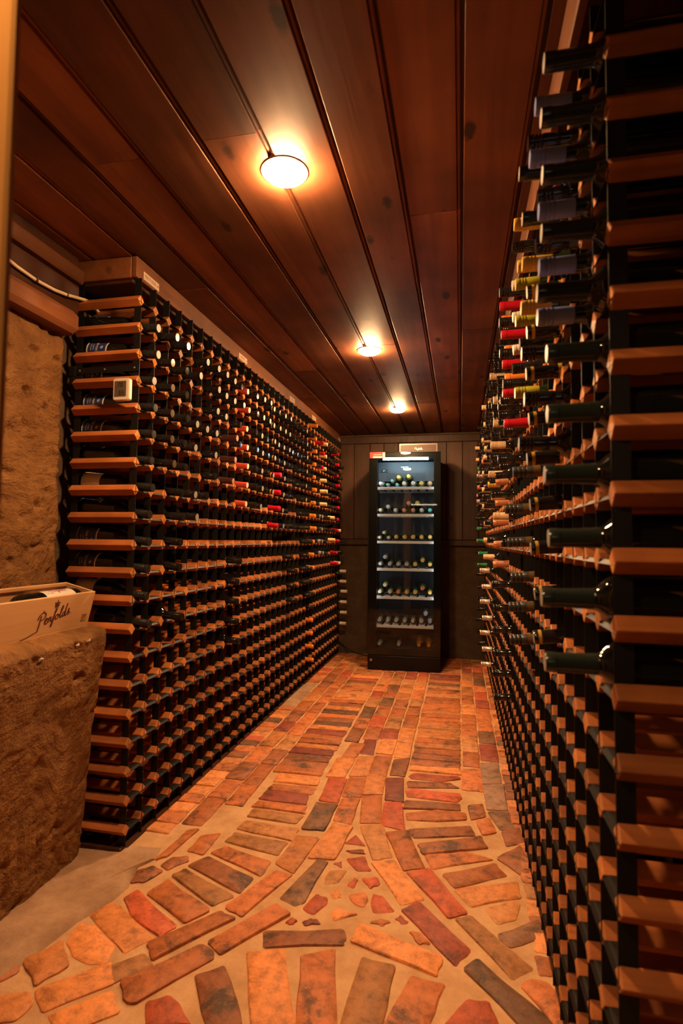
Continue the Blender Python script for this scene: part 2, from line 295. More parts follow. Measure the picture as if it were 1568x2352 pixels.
# ---------------------------------------------------------------- floor: mortar bed with laid bricks
fl = MB(); nx, ny = 40, 100
for j in range(ny+1):
    for i in range(nx+1):
        x = -1.5 + 2.1*i/nx; y = YFRONT-.1 + (5.5-YFRONT)*j/ny
        fl.v.append((x, y, .0012*noise.noise(Vector((x*9, y*9, 0))) + .0015*noise.noise(Vector((x*2, y*2, 5)))))
for j in range(ny):
    for i in range(nx):
        a = j*(nx+1)+i; fl.f.append([a, a+1, a+nx+2, a+nx+1]); fl.m.append(0)
FLOOR = struct(fl.build('floor', 'mortar', smooth=60))
BRICKS=[
('o',[(-0.848,1.874),(-0.819,1.914),(-0.636,1.862),(-0.642,1.789)]),
('b',[(-0.889,1.786),(-0.853,1.842),(-0.661,1.764),(-0.673,1.691)]),
('t',[(-0.914,1.723),(-0.894,1.753),(-0.688,1.665),(-0.727,1.616)]),
('o',[(-0.943,1.622),(-0.92,1.691),(-0.731,1.587),(-0.772,1.528)]),
('r',[(-1.006,1.586),(-0.987,1.629),(-0.786,1.506),(-0.811,1.459),(-0.862,1.479),(-0.939,1.519)]),
('o',[(-0.68,1.614),(-0.596,1.819),(-0.544,1.812),(-0.625,1.591)]),
('o',[(-0.667,1.469),(-0.54,1.654),(-0.493,1.626),(-0.622,1.439)]),
('o',[(-0.825,1.426),(-0.689,1.586),(-0.644,1.572),(-0.785,1.382)]),
('o',[(-0.823,1.294),(-0.685,1.456),(-0.648,1.445),(-0.633,1.416),(-0.753,1.242),(-0.783,1.248)]),
('b',[(-0.653,1.354),(-0.595,1.398),(-0.523,1.307),(-0.483,1.242),(-0.558,1.225),(-0.589,1.26)]),
('O',[(-0.548,1.452),(-0.463,1.481),(-0.37,1.267),(-0.457,1.248)]),
('r',[(-0.727,1.251),(-0.686,1.282),(-0.651,1.265),(-0.595,1.217),(-0.69,1.195)]),
('o',[(-0.935,1.868),(-0.933,1.963),(-0.88,1.991),(-0.879,1.86)]),
('o',[(-1.017,1.79),(-0.999,1.988),(-0.971,2.003),(-0.994,1.823)]),
('b',[(-0.985,1.764),(-0.972,1.814),(-0.919,1.833),(-0.907,1.809),(-0.95,1.746)]),
('b',[(-1.027,1.655),(-1.043,1.718),(-1.007,1.752),(-0.961,1.737),(-0.989,1.669)]),
('t',[(-0.833,1.955),(-0.823,2.013),(-0.617,1.991),(-0.625,1.916)]),
('t',[(-0.825,2.049),(-0.815,2.103),(-0.603,2.093),(-0.603,2.016)]),
('t',[(-0.822,2.146),(-0.821,2.202),(-0.617,2.194),(-0.627,2.138)]),
('o',[(-0.835,2.228),(-0.827,2.27),(-0.623,2.273),(-0.615,2.222)]),
('m',[(-0.831,2.3),(-0.824,2.371),(-0.644,2.376),(-0.632,2.296)]),
('o',[(-0.828,2.398),(-0.819,2.446),(-0.628,2.446),(-0.633,2.389)]),
('O',[(-0.826,2.474),(-0.829,2.554),(-0.639,2.549),(-0.632,2.479)]),
('O',[(-0.609,1.865),(-0.588,2.044),(-0.514,2.046),(-0.541,1.828)]),
('O',[(-0.478,2.164),(-0.407,2.154),(-0.427,1.934),(-0.509,1.923)]),
('d',[(-0.541,1.688),(-0.479,1.919),(-0.442,1.91),(-0.462,1.685),(-0.486,1.666)]),
('O',[(-0.291,1.939),(-0.224,1.968),(-0.114,1.787),(-0.175,1.749)]),
('t',[(-0.372,2.173),(-0.296,2.207),(-0.237,1.992),(-0.293,1.965)]),
('o',[(-0.268,2.144),(-0.198,2.172),(-0.123,1.952),(-0.182,1.925)]),
('r',[(-0.169,1.912),(-0.104,1.949),(0.015,1.748),(-0.033,1.72)]),
('m',[(-0.166,1.719),(-0.124,1.763),(0.022,1.597),(-0.013,1.54)]),
('d',[(0.014,1.525),(0.044,1.561),(0.207,1.401),(0.135,1.385)]),
('b',[(-0.54,1.542),(-0.323,1.601),(-0.308,1.566),(-0.31,1.54),(-0.519,1.483)]),
('O',[(-0.29,1.561),(-0.275,1.623),(-0.051,1.55),(-0.062,1.492)]),
('o',[(-0.408,1.478),(-0.334,1.517),(-0.278,1.288),(-0.358,1.27)]),
('t',[(-0.248,1.5),(-0.17,1.491),(-0.179,1.311),(-0.261,1.292)]),
('o',[(-0.118,1.469),(-0.043,1.461),(-0.077,1.334),(-0.166,1.314)]),
('r',[(0.02,1.424),(0.063,1.428),(0.08,1.369),(-0.031,1.344)]),
('o',[(0.147,1.501),(0.176,1.527),(0.213,1.523),(0.257,1.428),(0.216,1.386)]),
('t',[(-0.008,1.714),(0.027,1.734),(0.179,1.563),(0.13,1.522)]),
('b',[(-0.188,2.187),(0.036,2.265),(0.049,2.206),(-0.167,2.139)]),
('b',[(-0.145,2.086),(0.075,2.192),(0.092,2.127),(-0.124,2.036)]),
('o',[(-0.116,2.024),(0.01,2.075),(0.107,2.052),(-0.089,1.956)]),
('o',[(-0.052,1.923),(0.117,2.027),(0.145,1.969),(-0.015,1.869)]),
('O',[(-0.012,1.852),(0.177,1.931),(0.18,1.86),(0.033,1.786)]),
('t',[(0.073,1.782),(0.158,1.839),(0.177,1.827),(0.157,1.751),(0.105,1.72)]),
('d',[(0.108,1.672),(0.23,1.768),(0.235,1.699),(0.132,1.637)]),
('b',[(0.13,2.064),(0.209,2.154),(0.243,1.998),(0.218,1.961)]),
('o',[(0.197,1.61),(0.231,1.614),(0.229,1.559),(0.201,1.553)]),
('O',[(-1.104,1.302),(-1.056,1.374),(-0.988,1.309),(-1.02,1.243)]),
('O',[(-1.047,1.385),(-1.058,1.454),(-1.01,1.456),(-0.911,1.399),(-0.895,1.342),(-0.937,1.329),(-0.994,1.343)]),
('O',[(-1.055,1.493),(-1.032,1.555),(-0.994,1.548),(-0.828,1.448),(-0.871,1.383),(-0.949,1.429)]),
('b',[(-1.207,1.275),(-1.139,1.326),(-1.098,1.265),(-1.136,1.203)]),
('O',[(-1.106,1.173),(-1.018,1.216),(-0.984,1.191),(-0.989,1.143),(-1.048,1.115)]),
('O',[(-0.92,1.172),(-0.825,1.258),(-0.78,1.215),(-0.871,1.14)]),
('O',[(-1.002,1.226),(-0.887,1.34),(-0.842,1.287),(-0.945,1.181)]),
('t',[(-0.941,1.286),(-0.816,1.384),(-0.782,1.36),(-0.841,1.291)]),
('r',[(-0.58,2.346),(-0.59,2.567),(-0.513,2.574),(-0.504,2.342)]),
('d',[(-0.586,2.105),(-0.585,2.314),(-0.503,2.32),(-0.508,2.112)]),
('o',[(-0.492,2.404),(-0.499,2.594),(-0.428,2.605),(-0.421,2.412)]),
('o',[(-0.482,2.193),(-0.486,2.378),(-0.422,2.393),(-0.418,2.181)]),
('O',[(-0.409,2.443),(-0.421,2.645),(-0.343,2.664),(-0.335,2.456)]),
('o',[(-0.378,2.202),(-0.408,2.424),(-0.335,2.446),(-0.305,2.216)]),
('m',[(-0.308,2.411),(-0.333,2.623),(-0.261,2.64),(-0.239,2.409)]),
('r',[(-0.291,2.2),(-0.308,2.384),(-0.244,2.399),(-0.211,2.185)]),
('O',[(-0.606,2.584),(-0.601,2.806),(-0.52,2.812),(-0.529,2.592)]),
('O',[(-0.503,2.615),(-0.502,2.836),(-0.43,2.853),(-0.423,2.628)]),
('o',[(-0.415,2.669),(-0.419,2.882),(-0.343,2.894),(-0.343,2.681)]),
('b',[(-0.318,2.665),(-0.321,2.848),(-0.255,2.877),(-0.258,2.662)]),
('o',[(-0.583,2.829),(-0.573,3.012),(-0.509,3.027),(-0.519,2.838)]),
('m',[(-0.5,2.896),(-0.51,3.095),(-0.456,3.093),(-0.44,2.89)]),
('O',[(-0.421,2.915),(-0.416,3.118),(-0.344,3.12),(-0.346,2.913)]),
('O',[(-0.325,2.885),(-0.326,3.08),(-0.259,3.096),(-0.254,2.89)]),
('o',[(0.01,2.814),(0.094,2.834),(0.094,2.589),(0.011,2.592)]),
('g',[(0.102,2.646),(0.185,2.675),(0.185,2.437),(0.111,2.427)]),
('d',[(0.116,2.398),(0.195,2.424),(0.223,2.287),(0.153,2.271)]),
('b',[(0.158,2.252),(0.219,2.287),(0.236,2.2),(0.167,2.16)]),
('o',[(0.068,2.313),(0.113,2.338),(0.128,2.245),(0.085,2.222)]),
('b',[(0.036,2.441),(0.087,2.461),(0.094,2.363),(0.045,2.329)]),
('o',[(-0.216,2.312),(-0.096,2.37),(0.021,2.368),(0.024,2.317),(-0.092,2.279),(-0.206,2.263)]),
('b',[(-0.223,2.412),(-0.007,2.435),(-0.004,2.392),(-0.225,2.355)]),
('r',[(-0.237,2.511),(-0.208,2.54),(-0.0,2.541),(0.007,2.5),(-0.011,2.462),(-0.224,2.461)]),
('b',[(-0.232,2.609),(-0.044,2.639),(-0.012,2.6),(-0.225,2.554)]),
('r',[(-0.238,2.671),(-0.21,2.713),(-0.004,2.717),(-0.0,2.693),(-0.095,2.641),(-0.221,2.645)]),
('g',[(0.101,2.902),(0.181,2.927),(0.178,2.693),(0.103,2.674)]),
]
FRAGS=[
('r',[(-0.412,2.039),(-0.382,2.105),(-0.333,2.039)]),
('m',[(-0.397,1.994),(-0.337,2.016),(-0.326,1.989),(-0.379,1.984)]),
('r',[(-0.385,1.947),(-0.326,1.975),(-0.29,1.893),(-0.336,1.882)]),
('m',[(-0.426,1.907),(-0.399,1.93),(-0.388,1.886)]),
('t',[(-0.432,1.823),(-0.424,1.868),(-0.369,1.878),(-0.383,1.804),(-0.426,1.785)]),
('r',[(-0.353,1.799),(-0.337,1.845),(-0.324,1.836),(-0.33,1.787)]),
('r',[(-0.313,1.844),(-0.267,1.864),(-0.251,1.829),(-0.278,1.799)]),
('o',[(-0.337,1.752),(-0.292,1.776),(-0.276,1.744),(-0.284,1.708),(-0.321,1.723)]),
('r',[(-0.265,1.725),(-0.265,1.78),(-0.236,1.775),(-0.189,1.709),(-0.25,1.687)]),
('r',[(-0.46,1.659),(-0.436,1.737),(-0.4,1.726),(-0.394,1.695),(-0.421,1.64)]),
('O',[(-0.395,1.749),(-0.373,1.771),(-0.358,1.736),(-0.38,1.725)]),
('O',[(-0.373,1.664),(-0.361,1.685),(-0.294,1.672),(-0.358,1.628)]),
('o',[(-0.257,1.644),(-0.225,1.671),(-0.196,1.661),(-0.217,1.637)]),
('m',[(-0.188,1.677),(-0.173,1.7),(-0.143,1.67),(-0.165,1.658)]),
('r',[(-0.49,1.59),(-0.478,1.615),(-0.46,1.605),(-0.475,1.585)]),
('m',[(-0.444,1.603),(-0.426,1.622),(-0.407,1.624),(-0.392,1.606),(-0.434,1.589)]),
('o',[(-0.141,1.633),(-0.11,1.634),(-0.08,1.597),(-0.11,1.59)]),
]

def brick_geo(poly, h, rnd, grow=0):
    """irregular worn block: jittered outline, rounded shoulder, slightly domed top"""
    P = [Vector((*p, 0)) for p in poly]; c = sum(P, Vector())/len(P); out = []
    if sum(P[i-1].x*P[i].y - P[i].x*P[i-1].y for i in range(len(P))) < 0: P.reverse()
    if grow:
        E = [(P[(i+1) % len(P)] - P[i]).normalized() for i in range(len(P))]; Nn = [Vector((e.y, -e.x, 0)) for e in E]
        P = [P[i] + (Nn[i-1]+Nn[i])*grow/max(.5, 1+Nn[i-1].dot(Nn[i])) for i in range(len(P))]
    if len(P) <= 4: per = 3
    else: per = 2
    for i, a in enumerate(P):
        b = P[(i+1) % len(P)]; pv = P[i-1]
        cut = min(.007, (b-a).length*.15)
        out.append(a + (pv-a).normalized()*cut*.8); out.append(a + (b-a).normalized()*cut*.8)
        for k in range(1, per):
            q = a.lerp(b, k/per); out.append(q + (q-c).normalized()*rnd.uniform(-.0045, .003))
    n = len(out); tilt = (rnd.uniform(-.012, .012), rnd.uniform(-.012, .012))
    def top(q, hh): return hh + tilt[0]*(q.x-c.x) + tilt[1]*(q.y-c.y)
    vs = []
    for q in out: vs.append((q.x-c.x, q.y-c.y, -.004))
    for q in out: vs.append((q.x-c.x, q.y-c.y, top(q, h)-.003))
    for q in out:
        d = (c-q); q2 = q + d.normalized()*min(.0045, d.length*.25); vs.append((q2.x-c.x, q2.y-c.y, top(q2, h)+rnd.uniform(-.0008, .0008)))
    vs.append((0, 0, h+.0006))
    fs = []
    for k in range(2):
        for i in range(n): fs.append((k*n+i, k*n+(i+1) % n, k*n+n+(i+1) % n, k*n+n+i))
    for i in range(n): fs.append((2*n+i, 2*n+(i+1) % n, 3*n))
    return vs, fs, c
rb = random.Random(5); allb = []
for cl, q in BRICKS: allb.append((cl, q, .006, 'brick'))
for cl, q in FRAGS: allb.append((cl, q, .004, 'brick_shard'))
WTS = 'ooooooooOOOOOrtttbbbdm'
def rect(x0, x1, y0, y1):
    j = lambda: rb.uniform(-.004, .004)
    return [(x0+j(), y0+j()), (x1+j(), y0+j()), (x1+j(), y1+j()), (x0+j(), y1+j())]
def headers(x0, x1, y0, y1, step=.078, skip=None):
    y = y0
    while y < y1:
        s = step*rb.uniform(.88, 1.12)
        if not (skip and skip[0] < y < skip[1]): allb.append((rb.choice(WTS), rect(x0, x1, y, y+s-.009), .006, 'brick'))
        y += s
def stretch(x0, x1, y0, y1):
    y = y0
    while y < y1-.08:
        s = rb.uniform(.17, .25); s = min(s, y1-y); allb.append((rb.choice(WTS), rect(x0, x1, y, y+s-.011), .006, 'brick')); y += s
headers(-1.30, -1.065, 1.95, 5.36, skip=(3.55, 4.15)); stretch(-1.053, -.967, 2.03, 5.36); stretch(-.957, -.878, 2.22, 5.36)
headers(-.865, -.637, 2.575, 5.36)
for x0, x1, y0 in ((-.62, -.54, 3.045), (-.53, -.447, 3.11), (-.437, -.347, 3.135), (-.336, -.252, 3.11)): stretch(x0, x1, y0, 5.36)
headers(-.24, .0, 2.735, 5.36); stretch(.011, .091, 2.85, 5.36); stretch(.101, .186, 2.945, 5.36); headers(.197, .42, 1.63, 5.36)
for k in range(6): headers(-1.25+k*.25, -1.03+k*.25, YFRONT+.02, 1.06, .095)
allb.sort(key=lambda b: dist_cam(sum(p[0] for p in b[1])/len(b[1]), sum(p[1] for p in b[1])/len(b[1]), 0) + (9 if sum(p[1] for p in b[1])/len(b[1]) < 1.08 else 0))
rest = MB(); keys = list(BR); TRACED = [b for b in BRICKS]
for i, (cl, q, h, nm) in enumerate(allb):
    h = h + rb.uniform(-.002, .002); vs, fs, c = brick_geo(q, h, rb, (.0065 if nm == 'brick' and len(q) <= 4 else .002) if (cl, q) in TRACED else .0015)
    if i < 300:
        o = MB().add(vs, fs).build(nm, [BR[cl]], FLOOR, smooth=40, loc=(c.x, c.y, 0))
    else:
        rest.add([(v[0]+c.x, v[1]+c.y, v[2]) for v in vs], fs, keys.index(cl))
tag(rest.build('far_brick', [BR[k] for k in keys], FLOOR, smooth=40), 'worn bricks at the far end of the floor', kind='stuff')
# smeared cement where the floor meets the ledge and the rack
def patch(name, outline, h):
    P = [Vector((*p, 0)) for p in outline]; n = len(P); c = sum(P, Vector())/n; vs = []; fs = []
    for s, z in ((1, -.003), (.93, h*.6), (.7, h), (.35, h*1.1)):
        for p in P: q = c + (p-c)*s; vs.append((q.x, q.y, z + .003*noise.noise(q*14)))
    vs.append((c.x, c.y, h*1.1))
    for k in range(3):
        for i in range(n): fs.append((k*n+i, k*n+(i+1) % n, k*n+n+(i+1) % n, k*n+n+i))
    for i in range(n): fs.append((3*n+i, 3*n+(i+1) % n, 4*n))
    return MB().add(vs, fs).build(name, 'cement', FLOOR, smooth=60)
patch('cement_patch', [(-1.31, 1.05), (-1.12, 1.2), (-1.09, 1.33), (-1.07, 1.45), (-1.03, 1.56), (-1.02, 1.64), (-1.05, 1.74), (-1.02, 1.80), (-1.04, 1.87), (-1.13, 1.86), (-1.20, 1.81), (-1.33, 1.80), (-1.34, 1.4)], .012)
patch('cement_patch', [(-1.2, 3.5), (-1.06, 3.55), (-1.06, 3.9), (-1.07, 4.2), (-1.2, 4.2)], .008)

# ---------------------------------------------------------------- ceiling of beaded boards
CEIL = struct(MB().box((-1.5, YFRONT-.1, ZC+.022), (.6, 5.5, ZC+.06)).build('ceiling', 'dark_board'))
edges = [-1.475, -1.34, -1.172, -1.01, -.843, -.662, -.495, -.321, -.16, .007, .174, .345, .52]
joints = {4: [2.52], 5: [1.30, 3.4], 6: [2.9], 7: [2.263, 4.2], 8: [1.744, 3.6], 9: [2.766], 3: [1.33, 3.256], 2: [2.1, 3.9]}
rc = random.Random(3)
for i in range(len(edges)-1):
    x0, x1 = edges[i], edges[i+1]; w = x1-x0
    ys = [YFRONT-.08] + joints.get(i, [rc.uniform(2, 4)]) + [YBACK]
    for a, b in zip(ys, ys[1:]):
        dz = rc.uniform(0, .003); z = ZC + dz; cx, cy = (x0+x1)/2, (a+b)/2
        prof = [(x0+.0015, z+.02), (x0+.0015, z+.002), (x0+.003, z), (x1-.0185, z), (x1-.0170, z+.012), (x1-.0145, z+.0075), (x1-.0085, z+.007), (x1-.006, z+.013), (x1-.005, z+.02)]
        m = MB().prism([(p[0]-cx, p[1]-z) for p in prof], a+.0012-cy, b-.0012-cy, 'Y'); m.build('plank', 'ceiling_wood', CEIL, loc=(cx, cy, z))

# ---------------------------------------------------------------- trowelled wall above the ledge, boards under the ceiling
def rough(p, amp): return amp*(noise.noise(p*2.3)*1.0 + noise.noise(p*6.1)*.55 + noise.noise(p*15)*.28 + noise.noise(p*33)*.14)
def trowel(y, z, s=0.0):
    """sweeping ridges left by a trowel, swirling slowly over the wall"""
    p = Vector((s, y, z)); a = .5 + 1.5*noise.noise(p*1.3); w = .07*noise.noise(p*4.1)
    u = math.cos(a)*y + math.sin(a)*z; v = -math.sin(a)*y + math.cos(a)*z + w
    r1 = 1 - abs(noise.noise(Vector((u*4.5, v*26, s)))); r2 = 1 - abs(noise.noise(Vector((u*9, v*52, s+3))))
    patchy = max(0, .5 + 1.3*noise.noise(p*3.2 + Vector((9, 0, 0))))
    pit = max(0, noise.noise(p*21) - .32)
    return .0085*patchy*(r1*r1 - .6) + .004*patchy*(r2*r2 - .6) - .028*pit
wl = MB(); ny, nz = 170, 160
for j in range(nz+1):
    for i in range(ny+1):
        t = i/ny; y = YFRONT+.1 + (1.785-YFRONT-.1)*t; z = .72 + 1.13*j/nz
        e = max(0, (y-1.745)/.04); x = -1.425 + rough(Vector((3.1, y, z)), .017) + 1.9*trowel(y, z, 3) - .05*e*e - .012*max(0, z-1.80)/.05
        wl.v.append((x, y + .010*noise.noise(Vector((1, y*3, z*7)))*t, z))
for j in range(nz):
    for i in range(ny):
        a = j*(ny+1)+i; wl.f.append([a, a+1, a+ny+2, a+ny+1]); wl.m.append(0)
WALL_L = struct(wl.build('wall_left', 'earth_render', smooth=70))
MB().box((-1.56, 1.70, 0), (-1.475, 5.5, ZC+.03)).build('wall_section', 'plaster', WALL_L)
MB().box((-1.56, YFRONT, .5), (-1.47, 1.78, ZC+.03)).build('wall_core', 'plaster', WALL_L)
def trim(n, a, b, mat, c=.006): return struct(MB().cbox(a, b, c).build('trim_%d' % n, mat))
trim(1, (-1.47, YFRONT+.02, 1.842), (-1.368, 1.775, 1.925), 'beam_wood', .018)
trim(2, (-1.47, YFRONT+.02, 1.926), (-1.388, 1.785, 2.036), 'dark_board')
trim(3, (-1.47, YFRONT+.02, 2.037), (-1.366, 1.785, 2.092), 'beam_wood', .008)
trim(4, (-1.47, YFRONT+.02, 2.093), (-1.392, 1.785, ZC), 'dark_board')
# ---------------------------------------------------------------- back wall: plaster below, upright boards above
WB = struct(MB().box((-1.5, YBACK, 0), (.6, YBACK+.1, ZC+.03)).build('wall_back', 'plaster'))
x = -1.47; rk = random.Random(8)
while x < .5:
    w = rk.uniform(.135, .165); m = MB().cbox((-w/2+.0015, -.018, -.47), (w/2-.0015, 0, .47), .004)
    m.build('panel_board', 'back_panel', WB, loc=(x+w/2, YBACK, 1.585)); x += w
trim(5, (-1.47, YBACK-.034, 1.056), (.5, YBACK, 1.114), 'back_panel', .008)
trim(6, (-1.47, YBACK-.036, 2.048), (.5, YBACK, 2.122), 'back_panel', .008)
struct(MB().box((.53, YFRONT, 0), (.6, 5.5, ZC+.03)).build('wall_right', 'plaster'))
# ---------------------------------------------------------------- doorway behind which the camera stands, and the room beyond it
wf = MB().box((-1.5, YFRONT, 0), (-.545, YFRONT+.1, ZC+.03)).box((.52, YFRONT, 0), (.6, YFRONT+.1, ZC+.03)).box((-.545, YFRONT, 1.90), (.52, YFRONT+.1, ZC+.03))
struct(wf.build('wall_front', 'plaster'))
dj = struct(MB().cbox((-.62, YFRONT-.012, 0), (-.4345, YFRONT, 2.06), .003).build('door_1', 'jamb_wood'))
MB().cbox((.44, YFRONT-.012, 0), (.58, YFRONT, 2.06), .005).build('jamb', 'jamb_wood', dj)
MB().cbox((-.4345, YFRONT-.012, 1.885), (.44, YFRONT, 2.0), .005).build('head_casing', 'jamb_wood', dj)
AR = struct(MB().box((-1.3, -2.3, -.03), (1.3, YFRONT-.1, 0)).build('floor_anteroom', 'plaster'))
struct(MB().box((-1.3, -2.36, 0), (1.3, -2.3, 2.4)).build('wall_rear', 'plaster'))
struct(MB().box((-1.36, -2.36, 0), (-1.3, YFRONT, 2.4)).build('wall_anteroom_left', 'plaster'))
struct(MB().box((1.3, -2.36, 0), (1.36, YFRONT, 2.4)).build('wall_anteroom_right', 'plaster'))
struct(MB().box((-1.36, -2.36, ZC+.012), (1.36, YFRONT-.1, ZC+.06)).build('ceiling_anteroom', 'ceiling_wood'))
struct(MB().box((.6, YFRONT, 0), (1.3, YFRONT+.05, 2.4)).build('wall_anteroom_front', 'plaster'))
emit('tube_glow', (1, .80, .58), TUBE_STRENGTH); plain('lamp_white', (.75, .73, .7), .4)
tl = thing('tube_light', 'white fluorescent tube light on the rear wall of the room outside', 'lamp', (-.5, -2.3, 1.86))
MB().cbox((-.62, 0, -.03), (.62, .04, .03), .006).build('housing', 'lamp_white', tl)
MB().lathe([(-.58, .013), (.58, .013)], 12).build('tube', 'tube_glow', tl, smooth=40, loc=(0, .056, 0))
for s in (-1, 1): MB().lathe([(0, .017), (.02, .017)], 12).build('end_cap', 'lamp_white', tl, smooth=40, loc=(s*.59-.01, .056, 0))

# ---------------------------------------------------------------- recessed downlights
emit('lens_glow', LAMP_COL, LAMP_STRENGTH); emit('dim_lens_glow', LAMP_COL, LAMP_STRENGTH*.42)
def downlight(y, lab, glow='lens_glow'):
    t = thing('downlight', lab, 'lamp', (-.487, y, ZC), 'round downlights along the middle of the boarded ceiling')
    MB().lathe([(.012, .066), (-.0004, .066), (-.0012, .0645), (-.0012, .0562), (.012, .0562)], 40, axis='Z', cap=(False, False)).build('trim_ring', 'lamp_white', t, smooth=40)
    MB().lathe([(.01, .056), (-.004, .056), (-.011, .053), (-.017, .043), (-.020, .024), (-.0205, .006)], 32, axis='Z').build('lens', glow, t, smooth=60)
downlight(.2, 'round downlight in the ceiling outside the doorway', 'dim_lens_glow')
downlight(1.459, 'glaring round downlight in the ceiling, first one inside the doorway')
downlight(2.97, 'round downlight in the ceiling, between the other two downlights')
downlight(4.374, 'round downlight in the ceiling, nearest the wine fridge')

# ================================================================ STONE LEDGE
def ledge():
    prof = []; 
    for k in range(106): t = k/105; prof.append((-1.285 + .072*t, .755*t))
    for k in range(1, 8): a = k/8*math.pi/2; prof.append((-1.213 - .03*(1-math.cos(a)), .755 + .028*math.sin(a)))
    for k in range(1, 20): t = k/19; prof.append((-1.243 - .19*t, .783 + .045*t))
    m = MB(); ny = 165; n = len(prof); y0, y1 = YFRONT+.1, 1.772
    for j in range(ny+1):
        y = y0 + (y1-y0)*j/ny
        for i, (x, z) in enumerate(prof):
            p = Vector((x*1.3, y, z)); k = min(1, z/.08); e = max(0, (y-1.735)/.037)
            fx = rough(p + Vector((7, 0, 0)), .018) + trowel(y, z, 8) - .022*e*e; fz = rough(p + Vector((0, 9, 0)), .007)*k
            on_top = z > .765
            m.v.append((x + (fx*.4 if on_top else fx), y + .012*noise.noise(Vector((4, y*5, z*6)))*(j == ny), max(0, z + fz) if i else 0))
    for j in range(ny):
        for i in range(n-1):
            a = j*n+i; m.f.append([a, a+n, a+n+1, a+1]); m.m.append(0)
    for y, j in ((y0, 0), (y1, ny)):
        o = len(m.v); m.v += [(-1.43, y, 0)]
        for i in range(n-1): m.f.append([j*n+i, j*n+i+1, o]); m.m.append(0)
    return m
lg = ledge().build('stone_ledge', 'earth_render', smooth=70)
tag(lg, 'chest-high ledge of rough trowelled brown earth render standing against the wall', 'ledge')
plain('lime', (.45, .36, .28), .9)
lc = MB()
for (y, z, s) in ((1.60, .752, .018), (1.655, .758, .016), (1.44, .742, .02)):
    vs = [(0, 0, 0)]; fs = []
    for k in range(11):
        a = 2*math.pi*k/11; r = .62*s*random.uniform(.35, 1.2); vs.append((0, r*math.cos(a)*1.2, r*math.sin(a)*.7))
    o = (-1.213+rough(Vector((-1.215*1.3+7, y, z)), .020)+.004, y, z)
    fs = [(0, 1+k, 1+(k+1) % 11) for k in range(11)]
    lc.add([(o[0]+(.0015 if i == 0 else -.0035), o[1]+v[1], o[2]+v[2]) for i, v in enumerate(vs)], fs)
lc.build('lime_chip', 'lime', lg, smooth=60)

# ================================================================ BOTTLES
def gl(name, col, rough=.06): return plain(name, col, rough, 0, coat=.0, spec=.6, sheen=1)
gl('black_glass', (.006, .0065, .005)); gl('green_glass', (.010, .018, .006)); gl('clear_amber', (.20, .09, .02))
def cap(name, col, rough=.35, metal=.0): return plain(name, col, rough, metal, spec=.55, sheen=1)
cap('cap_black_matt', (.012, .012, .0115), .36); cap('cap_black', (.011, .010, .010), .16); cap('cap_bronze', (.16, .10, .045), .25, .4)
cap('cap_pale', (.30, .27, .24), .45); cap('cap_red', (.62, .07, .04), .38); cap('cap_red_end', (.80, .66, .46), .45); cap('cap_brown', (.07, .022, .018), .3)
cap('cap_crimson', (.45, .006, .018), .28); cap('cap_orange', (.72, .22, .03), .35); cap('cap_cream', (.70, .47, .26), .42); cap('cap_blue', (.21, .27, .62), .30)
cap('cap_green_black', (.015, .022, .017), .2); cap('cap_gold', (.62, .38, .06), .3, .3); cap('cap_yellow', (.68, .42, .07), .36); cap('cap_olive', (.32, .30, .02), .34)
cap('cap_pinkwhite', (.58, .48, .44), .36); cap('cap_charcoal', (.028, .028, .026), .32); cap('cap_copper', (.62, .26, .13), .3, .2); cap('cap_silver', (.55, .46, .43), .28, .5)
cap('cap_green', (.02, .20, .07), .25); cap('cap_salmon', (.62, .20, .15), .35); cap('cap_navy', (.01, .018, .07), .3); cap('cap_ivory', (.82, .76, .68), .4)
BURG = [(0, .030), (.004, .0375), (.155, .0378), (.175, .0350), (.195, .0285), (.213, .0205), (.232, .0158), (.262, .0146), (.272, .0146)]
BORD = [(0, .030), (.004, .0368), (.188, .0370), (.199, .0345), (.208, .0280), (.216, .0195), (.225, .0152), (.262, .0142), (.272, .0142)]
def rad(prof, x):
    x = max(prof[0][0], min(prof[-1][0], x))
    for (a, r), (b, q) in zip(prof, prof[1:]):
        if a <= x <= b: return r + (q-r)*(x-a)/(b-a)
    return prof[-1][1]
# cap profiles: (x, r, material index of the span that follows)
SCREW = [(.238, .0156, 0), (.270, .0158, 0), (.272, .0149, 0), (.274, .0158, 0), (.278, .0158, 0), (.2795, .0150, 0), (.281, .0158, 0), (.285, .0158, 0), (.2865, .0150, 0), (.288, .0158, 0), (.297, .0158, 0), (.3, .0148, 1), (.3003, .0, 1)]
FOIL = [(.222, .0170, 0), (.236, .0162, 0), (.262, .0152, 0), (.282, .0152, 0), (.283, .0160, 0), (.296, .0160, 0), (.2995, .0146, 1), (.3, .0, 1)]
RING = [(.222, .0172, 2), (.230, .0167, 0), (.262, .0156, 0), (.280, .0156, 0), (.283, .0160, 2), (.290, .0160, 0), (.297, .0158, 0), (.3, .0146, 1), (.3003, .0, 1)]
BAND = [(.222, .0170, 0), (.262, .0154, 2), (.285, .0156, 0), (.297, .0156, 1), (.3, .0146, 1), (.3003, 0, 1)]
SKIRT = [(.226, .0168, 2), (.246, .0160, 0), (.262, .0158, 0), (.264, .0149, 0), (.266, .0158, 0), (.274, .0158, 0), (.276, .0150, 0), (.278, .0158, 0), (.286, .0158, 0), (.288, .0150, 0), (.29, .0158, 0), (.297, .0158, 0), (.3, .0148, 1), (.3003, 0, 1)]
